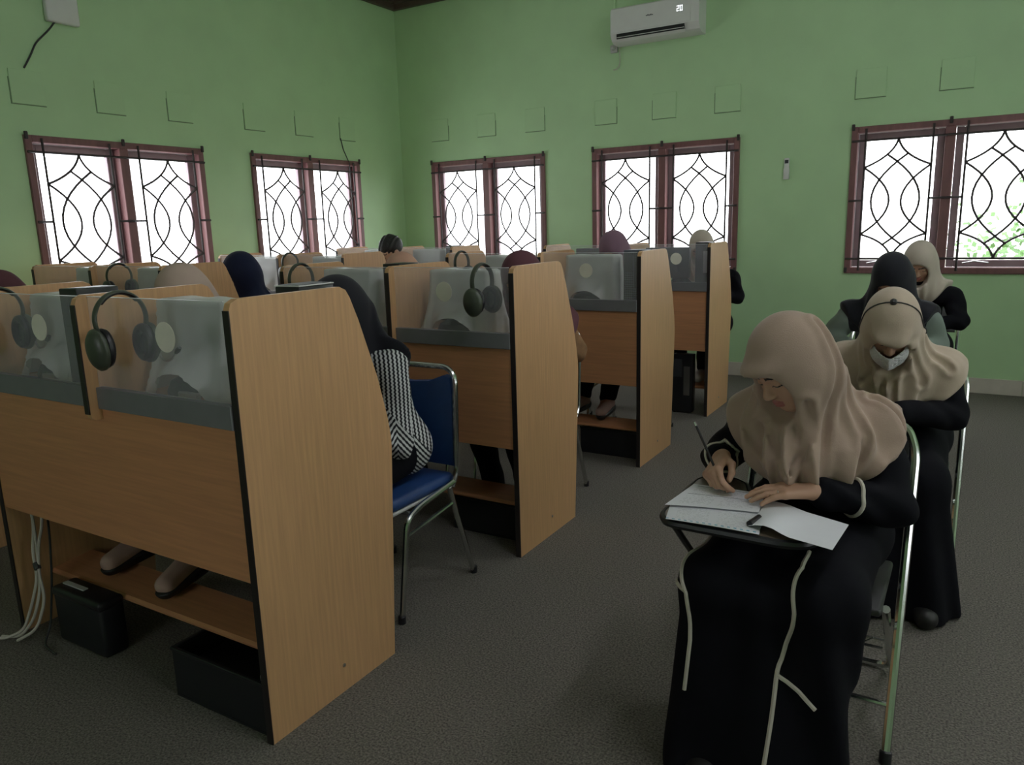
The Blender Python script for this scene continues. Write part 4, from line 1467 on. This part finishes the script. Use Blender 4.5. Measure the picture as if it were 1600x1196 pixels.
for line, fl in (([(-0.575, 1.98, 0.62), (-0.56, 1.85, 0.585), (-0.565, 1.735, 0.52), (-0.555, 1.70, 0.40), (-0.56, 1.70, 0.26)], 1),
                 ([(-0.30, 1.90, 0.64), (-0.29, 1.80, 0.62), (-0.30, 1.735, 0.53), (-0.315, 1.70, 0.38), (-0.33, 1.68, 0.20), (-0.345, 1.66, 0.01)], 1),
                 ([(-0.315, 1.70, 0.37), (-0.27, 1.70, 0.335), (-0.235, 1.70, 0.30)], 0), ([(-0.565, 1.735, 0.525), (-0.60, 1.77, 0.525), (-0.62, 1.80, 0.52)], 0)):
    p = on_surface(F1, [q - b1 for q in dense([V(*a) for a in line], 10)], 0.001)
    MB().tube(p, 0.0058, 6).build('piping', 'trim_cream', R1)
for s, fd in (('R', 0.052), ('L', 0.075)):
    d = unit(J1['el' + s] - J1['wr' + s])
    c = J1['wr' + s] + d * (0.055 if s == 'R' else 0.105)
    u = unit(np.cross(d, (0, 0, 1)))
    w_ = np.cross(d, u)
    ring = on_surface(F1, [c + (u * math.cos(a) + w_ * math.sin(a)) * 0.05 for a in np.linspace(0, 2 * math.pi, 36, endpoint=False)], 0.0015)
    MB().tube(ring, 0.0052, 6, closed=True).build('cuff_trim', 'trim_cream', R1)
Wl = J1['handWL']
MB().tube([tuple(Wl(-0.0115 + 0.0112 * math.cos(a), 0.101, -0.004 + 0.0112 * math.sin(a))) for a in np.linspace(0, 2 * math.pi, 20, endpoint=False)], 0.0012, 6, closed=True).build('ring', 'silver', R1)

# --- behind her: beige hijab, white mask
J2 = dict(pel=V(-0.215, 3.345, 0.600), chest=V(-0.225, 3.22, 0.80), neck=V(-0.23, 3.14, 0.94), head=V(-0.232, 3.02, 1.062), hf=(0.06, -0.62, -0.72),
          shR=V(-0.405, 3.18, 0.87), shL=V(-0.06, 3.20, 0.86), elR=V(-0.47, 3.12, 0.785), elL=V(-0.02, 3.14, 0.72), wrR=V(-0.36, 2.93, 0.765), wrL=V(-0.20, 2.93, 0.765),
          knR=V(-0.32, 2.93, 0.52), knL=V(-0.10, 2.93, 0.52), anR=V(-0.28, 2.94, 0.085), anL=V(-0.06, 2.98, 0.085), toR=V(-0.28, 2.81, 0.037), toL=V(-0.04, 2.86, 0.037))
J2 = person('student in beige hijab and white face mask bent over, behind the writing student', J2, hijab='hijab_beige', h=0.009, hij_h=0.0065, head_h=0.004, mask=True,
            hem=(V(-0.225, 3.10, 0.925), (0.265, 0.27, 0.215)), drape=0.015, visor=0.012, opening=((0, 0.115, -0.052), (0.064, 0.085, 0.088)), fold=0.75,
            creases=[[(-0.215, 2.93, 0.93), (-0.21, 2.93, 0.80)], [(-0.30, 2.98, 0.95), (-0.34, 3.0, 0.82)], [(-0.14, 2.98, 0.97), (-0.08, 3.03, 0.83)], [(-0.10, 3.06, 1.02), (-0.03, 3.1, 0.90)]])
sc = J2['scarf']
strap = []
Bq, hq_ = J2['B'], J2['head']
for a in np.linspace(0, 2 * math.pi, 40, endpoint=False):
    dirv = (Bq[0] * math.sin(a) * 0.11 + Bq[2] * math.cos(a) * 0.115) + Bq[1] * (-0.005)
    strap.append(hq_ + dirv)
strap = on_surface(sc, [p for p in strap if ((p - hq_) @ Bq[2]) > -0.07], 0.0015)
i0 = 0
strap = sorted(strap, key=lambda p: math.atan2((np.array(p) - hq_) @ Bq[0], (np.array(p) - hq_) @ Bq[2]))
MB().tube(strap, 0.0026, 6).build('mask_strap', 'cable_dark', J2['root'])
kt = max(strap, key=lambda p: (np.array(p) - hq_) @ Bq[2])
MB().lathe([(0.004, -0.012), (0.011, -0.006), (0.012, 0.004), (0.006, 0.011)], kt, (0.3, -0.2, 1), 12).build('strap_knot', 'cable_dark', J2['root'])

# --- third: black hijab, grey green sleeves; fourth: cream hijab, black coat
J3 = default_joints(-0.36, 4.62, (-0.345, 4.33, 1.13), (-0.10, -0.66, -0.72), seat=0.44, hands_y=4.22, hands_z=0.765, half=0.19)
J3['elR'] = V(-0.64, 4.42, 0.80); J3['elL'] = V(-0.12, 4.46, 0.78)
person('student in black hijab with grey green sleeves, third on the writing chairs', J3, top='hijab_black', sleeves='grey_green', lower='robe_black', hijab='hijab_black', h=0.011,
       hem=(V(-0.35, 4.42, 1.00), (0.235, 0.25, 0.19)))
J4 = default_joints(-0.27, 5.74, (-0.285, 5.50, 1.15), (-0.08, -0.74, -0.60), seat=0.44, hands_y=5.42, hands_z=0.765, half=0.18)
person('student in cream hijab and black top, last on the writing chairs by the wall', J4, hijab='hijab_cream', h=0.012, hem=(V(-0.28, 5.58, 1.04), (0.18, 0.19, 0.17)))

# --- at the carrels
JA = default_joints(-1.955, 2.24, (-1.955, 2.03, 1.160), (-0.1, -0.72, -0.66), hands_y=1.83, hands_z=0.83, half=0.165)
JA['elL'] = V(-1.775, 2.10, 0.665); JA['wrL'] = V(-1.86, 1.86, 0.835); JA['shL'] = V(-1.80, 2.12, 0.95); JA['shR'] = V(-2.12, 2.13, 0.955); JA['neck'] = V(-1.95, 2.09, 1.01)
person('student in black hijab and black and white striped sweater behind the large end panel', JA, top='knit_stripes', lower='robe_black', hijab='hijab_black', h=0.009, hij_h=0.008,
       hem=(V(-1.94, 2.26, 1.05), (0.20, 0.165, 0.165)))
JB = default_joints(-2.64, 2.16, (-2.76, 1.98, 1.205), (0.1, -0.75, -0.60), hands_y=1.79, hands_z=0.83, feet_y=1.51, feet_z=0.222)
JB['anR'], JB['toR'] = V(-2.69, 1.62, 0.315), V(-2.665, 1.475, 0.252)
JB['anL'], JB['toL'] = V(-2.36, 1.60, 0.315), V(-2.31, 1.455, 0.252)
JB['knR'], JB['knL'] = V(-2.74, 1.80, 0.575), V(-2.47, 1.80, 0.575)
person('student in dusty rose hijab, feet in pink socks on the front row footrest', JB, top='hijab_rose', lower='robe_black', skirt=False, hijab='hijab_rose', h=0.011, shoes='shoe_black', socks='sock',
       hem=(V(-2.68, 2.08, 1.06), (0.27, 0.24, 0.25)))
JG = default_joints(-1.955, 3.45, (-1.90, 3.26, 1.195), (-0.1, -0.72, -0.66), feet_y=3.135, hands_y=3.15, hands_z=0.83, half=0.18)
JG['elL'] = V(-1.695, 3.43, 0.815); JG['shL'] = V(-1.75, 3.38, 0.96); JG['wrL'] = V(-1.85, 3.15, 0.85); JG['wrR'] = V(-2.06, 3.15, 0.85)
person('student in maroon hijab and brown top behind the second row end panel', JG, top='brown_cloth', lower='robe_black', skirt=False, hijab='hijab_maroon', h=0.013)
JE = default_joints(-2.66, 3.50, (-2.70, 3.32, 1.19), (0.1, -0.72, -0.66), feet_y=3.135, hands_y=3.2, hands_z=0.83)
person('student in pink hijab behind the second row, next to the man', JE, top='hijab_pink', lower='robe_black', skirt=False, hijab='hijab_pink', h=0.013)
JH = default_joints(-1.98, 4.86, (-2.045, 4.72, 1.265), (0.0, -0.8, -0.55), half=0.16, hands_y=4.56, hands_z=0.83, feet_y=4.42, feet_z=0.222)
JH['anR'], JH['toR'] = V(-2.17, 4.50, 0.315), V(-2.18, 4.35, 0.252)
JH['anL'], JH['toL'] = V(-1.98, 4.47, 0.315), V(-1.96, 4.32, 0.252)
JH['knR'], JH['knL'] = V(-2.13, 4.52, 0.575), V(-1.93, 4.52, 0.575)
person('student in mauve hijab behind the third row, in front of the bright window', JH, top='hijab_mauve', lower='robe_black', skirt=False, hijab='hijab_mauve', h=0.013, socks='sock')
JI = default_joints(-1.85, 6.24, (-1.875, 6.08, 1.24), (0.0, -0.75, -0.60), hands_y=5.93, hands_z=0.83, half=0.20, feet_y=5.74, feet_z=0.222)
JI['elL'] = V(-1.615, 6.23, 0.83); JI['shL'] = V(-1.655, 6.20, 0.99); JI['wrL'] = V(-1.80, 5.96, 0.835)
person('student in pale hijab and black top behind the last row tower', JI, hijab='hijab_cream', top='robe_black', lower='hijab_black', skirt=False, h=0.013, hem=(V(-1.87, 6.13, 1.07), (0.17, 0.17, 0.14)), shoes='shoe_white')
JC = default_joints(-4.26, 3.55, (-4.165, 3.44, 1.20), (-0.55, -0.65, -0.5), feet_y=3.135, hands_y=3.2, hands_z=0.83)
person('student in navy hijab looking aside, window side of the second row', JC, top='hijab_navy', lower='robe_black', skirt=False, hijab='hijab_navy', h=0.013)
JF = default_joints(-4.16, 4.98, (-4.06, 4.86, 1.265), (-0.35, -0.8, -0.45), feet_y=4.56, hands_y=4.66, hands_z=0.83)
person('man with short black hair looking down, window side of the third row', JF, top='shirt_blue', lower='robe_black', skirt=False, h=0.013, hair=True)
JD = default_joints(-4.34, 2.12, (-4.36, 2.05, 1.165), (0, -0.75, -0.6), feet_y=1.72, hands_y=1.78, hands_z=0.83)
person('student in maroon hijab cut off by the left picture edge', JD, top='hijab_maroon', lower='robe_black', skirt=False, hijab='hijab_maroon', h=0.014)

# ------------------------------------------------------------------ folding writing chairs
def writing_chair_template():
    t = thing('folding_chair', 'x', 'chair')
    hw, R = 0.225, 0.0125
    MB().tube(round_path([(-hw, -0.21, 0.012), (-hw, 0.155, 0.772), (-hw + 0.03, 0.185, 0.845), (hw - 0.03, 0.185, 0.845), (hw, 0.155, 0.772), (hw, -0.21, 0.012)], 0.07, 6), R, 10).build('back_frame', 'chrome', t)
    MB().tube(round_path([(-hw + 0.028, -0.17, 0.425), (-hw + 0.028, 0.265, 0.014), (hw - 0.028, 0.265, 0.014), (hw - 0.028, -0.17, 0.425)], 0.06, 6), 0.011, 10).build('rear_leg', 'chrome', t)
    for x in (-hw, hw):
        MB().lathe([(0.016, 0), (0.016, 0.03), (0.013, 0.034)], (x, -0.212, 0), (0, 0.3, 1), 12).build('rubber_foot', 'black_plastic', t)
    MB().tube([(-hw, -0.15, 0.136), (hw, -0.15, 0.136)], 0.008, 8).build('cross_bar', 'chrome', t)
    MB().box((-0.19, -0.22, 0.420), (0.19, 0.12, 0.4425), 0.010, 3).build('seat', 'black_vinyl', t)
    # padded back, leaning with the frame
    b = MB()
    for k in range(1):
        b.obox((0, 0.142, 0.735), (1, 0, 0), (0, 0.433, 0.901), (0, -0.901, 0.433), 0.205, 0.085, 0.012)
    b.build('backrest', 'black_vinyl', t)
    rods = MB()
    for k in range(5):
        x = -0.14 + 0.07 * k
        rods.tube([(x, -0.15, 0.30), (x + 0.012, 0.10, 0.19)], 0.003, 6)
    rods.tube([(-hw + 0.03, -0.15, 0.30), (hw - 0.03, -0.15, 0.30)], 0.004, 6).tube([(-hw + 0.03, 0.10, 0.19), (hw - 0.03, 0.10, 0.19)], 0.004, 6)
    rods.build('book_rack', 'chrome', t)
    # writing tablet on an arm at the sitter's right (-x)
    poly = [(-0.305, -0.475), (-0.28, -0.485), (-0.02, -0.49), (0.03, -0.475), (0.055, -0.44), (0.05, -0.39), (-0.05, -0.30), (-0.15, -0.235), (-0.19, -0.12), (-0.23, -0.09), (-0.30, -0.10), (-0.325, -0.14), (-0.325, -0.44)]
    tb = MB().prism(poly, 2, 0.682, 0.702).build('tablet', 'tablet_wood', t, smooth=0)
    rim = round_path([(x, y, 0.692) for x, y in poly], 0.02, 3, True)
    MB().tube(rim, 0.0115, 8, closed=True).build('tablet_rim', 'black_plastic', tb)
    MB().tube(round_path([(-hw - 0.005, 0.06, 0.575), (-0.295, -0.04, 0.62), (-0.30, -0.14, 0.668), (-0.30, -0.43, 0.668)], 0.05), 0.010, 8).build('tablet_arm', 'black_plastic', t)
    MB().tube([(-0.30, -0.43, 0.668), (-0.295, -0.28, 0.53), (-hw - 0.022, -0.02, 0.42)], 0.009, 8).build('tablet_strut', 'black_plastic', t)
    return t


wc = writing_chair_template()
for k, (x, y, lab) in enumerate(((-0.32, 2.25, 'chrome folding chair with writing tablet under the student in the tan hijab'), (-0.205, 3.39, 'folding chair with writing tablet under the student in the white mask'),
                                 (-0.35, 4.66, 'folding chair with writing tablet under the student with grey green sleeves'), (-0.27, 5.80, 'chrome folding chair nearest the end wall, frame edge against the green wall'))):
    t = wc if k == 0 else copy_tree(wc)
    t.location = (x, y, 0)
    t['label'] = lab
    t['group'] = 'folding chairs with writing tablets'


# ------------------------------------------------------------------ exam papers and pencil
def sheet(corners, lift, n=10, thick=0.0006):
    """Sheet over four corners (a, b along u; d, c), with a height profile lift(u, v) and UVs."""
    a, b, c, d = [np.asarray(p, float) for p in corners]
    vs, uv = [], []
    for j in range(n + 1):
        for i in range(n + 1):
            u, v = i / n, j / n
            p = (a * (1 - u) + b * u) * (1 - v) + (d * (1 - u) + c * u) * v
            vs.append((p[0], p[1], p[2] + lift(u, v)))
            uv.append((u, v))
    top = len(vs)
    vs += [(x, y, z - thick) for x, y, z in vs]
    uv += uv
    N = n + 1
    fs = []
    for j in range(n):
        for i in range(n):
            q = (j * N + i, j * N + i + 1, (j + 1) * N + i + 1, (j + 1) * N + i)
            fs.append(q)
            fs.append(tuple(k + top for k in reversed(q)))
    edge = [i for i in range(N)] + [j * N + n for j in range(1, N)] + [n * N + i for i in range(n - 1, -1, -1)] + [j * N for j in range(n - 1, 0, -1)]
    for k in range(len(edge)):
        e0, e1 = edge[k], edge[(k + 1) % len(edge)]
        fs.append((e0, e0 + top, e1 + top, e1))
    me = bpy.data.meshes.new('page')
    me.from_pydata(vs, [], fs)
    ul = me.uv_layers.new(name='UVMap')
    for lp in me.loops:
        ul.data[lp.index].uv = uv[lp.vertex_index]
    me.polygons.foreach_set('use_smooth', [True] * len(me.polygons))
    me.set_sharp_from_angle(angle=1.0)
    return me


BK = thing('exam_booklet', 'open printed exam booklet on the nearest writing tablet', 'booklet', (-0.43, 1.88, 0.703))


def loc_(x, y, z):
    return (x + 0.43, y - 1.88, z - 0.703)


link('question_page', sheet([loc_(-0.618, 1.754, 0.7065), loc_(-0.386, 1.758, 0.7065), loc_(-0.412, 1.905, 0.7065), loc_(-0.640, 1.850, 0.7065)], lambda u, v: 0.001 + 0.002 * math.sin(3 * u)), 'page_questions', BK)
link('page_stack', sheet([loc_(-0.612, 1.770, 0.7050), loc_(-0.392, 1.772, 0.7050), loc_(-0.405, 2.00, 0.7050), loc_(-0.62, 2.0, 0.7050)], lambda u, v: 0.0, thick=0.0008), 'page_white', BK)
link('answer_page', sheet([loc_(-0.648, 1.832, 0.711), loc_(-0.418, 1.888, 0.711), loc_(-0.435, 2.035, 0.7105), loc_(-0.632, 2.03, 0.7105)], lambda u, v: 0.0015 + 0.003 * math.sin(2.6 * u + 0.5) * (1 - v)), 'page_answers', BK)
link('folded_page', sheet([loc_(-0.420, 1.790, 0.712), loc_(-0.218, 1.725, 0.712), loc_(-0.205, 1.885, 0.716), loc_(-0.415, 1.985, 0.7125)], lambda u, v: 0.012 * math.sin(min(1.0, u * 2.2) * math.pi) * (1 - 0.6 * v) + 0.004 * u), 'page_white', BK)
MB().tube([loc_(-0.418, 1.792, 0.7165), loc_(-0.408, 1.85, 0.7150)], 0.0075, 10).build('binding_shadow', 'black_plastic', BK)  # short black tube standing in for the dark shadow at the booklet's spine

pa, pb = V(-0.626, 2.02, 0.886), V(-0.524, 1.972, 0.7175)
u_ = unit(pb - pa)
PC = thing('pencil', 'black pencil held upright in the writing hand', 'pencil', tuple(pb))
MB().tube([tuple(pa - pb), tuple(-u_ * 0.018)], 0.0037, 6).build('pencil_shaft', 'black_plastic', PC, smooth=0)
MB().tube([tuple(-u_ * 0.018), tuple(-u_ * 0.0035)], [0.0036, 0.0010], 8).build('sharpened_tip', 'tablet_wood', PC)
MB().tube([tuple(pa - pb - u_ * 0.012), tuple(pa - pb)], 0.0040, 8).build('end_cap', 'silver', PC)

# ------------------------------------------------------------------ outside: a pale yard and a small tree beyond the right-hand window
tag(MB().box((-30, YB + 1.0, -0.6), (30, YB + 40, -0.5)).build('ground_outside', 'yard', smooth=0), 'pale yard outside beyond the windows', 'ground', kind='structure')
TR = thing('garden_tree', 'small leafy tree outside the window behind the writing chairs', 'tree', (0.95, YB + 4.2, -0.5))
MB().tube([(0, 0, 0), (0.05, 0, 0.6), (-0.03, 0.05, 1.1), (0.05, 0, 1.6)], [0.07, 0.055, 0.045, 0.02], 8).build('trunk', 'bark', TR)
lf = MB()
for k in range(900):
    a, b, c = random.gauss(0, 0.55), random.gauss(0, 0.45), random.gauss(1.45, 0.28)
    p = Vector((a, b, c))
    d1 = Vector((random.uniform(-1, 1), random.uniform(-1, 1), random.uniform(-0.6, 0.6))).normalized()
    d2 = d1.orthogonal().normalized()
    L_, w_ = random.uniform(0.07, 0.12), random.uniform(0.025, 0.045)
    lf.add([p, p + d1 * L_ * 0.5 + d2 * w_, p + d1 * L_, p + d1 * L_ * 0.5 - d2 * w_], [(0, 1, 2, 3)])
o = lf.build('foliage', 'leaf', TR, smooth=0)
o['kind'] = 'stuff'
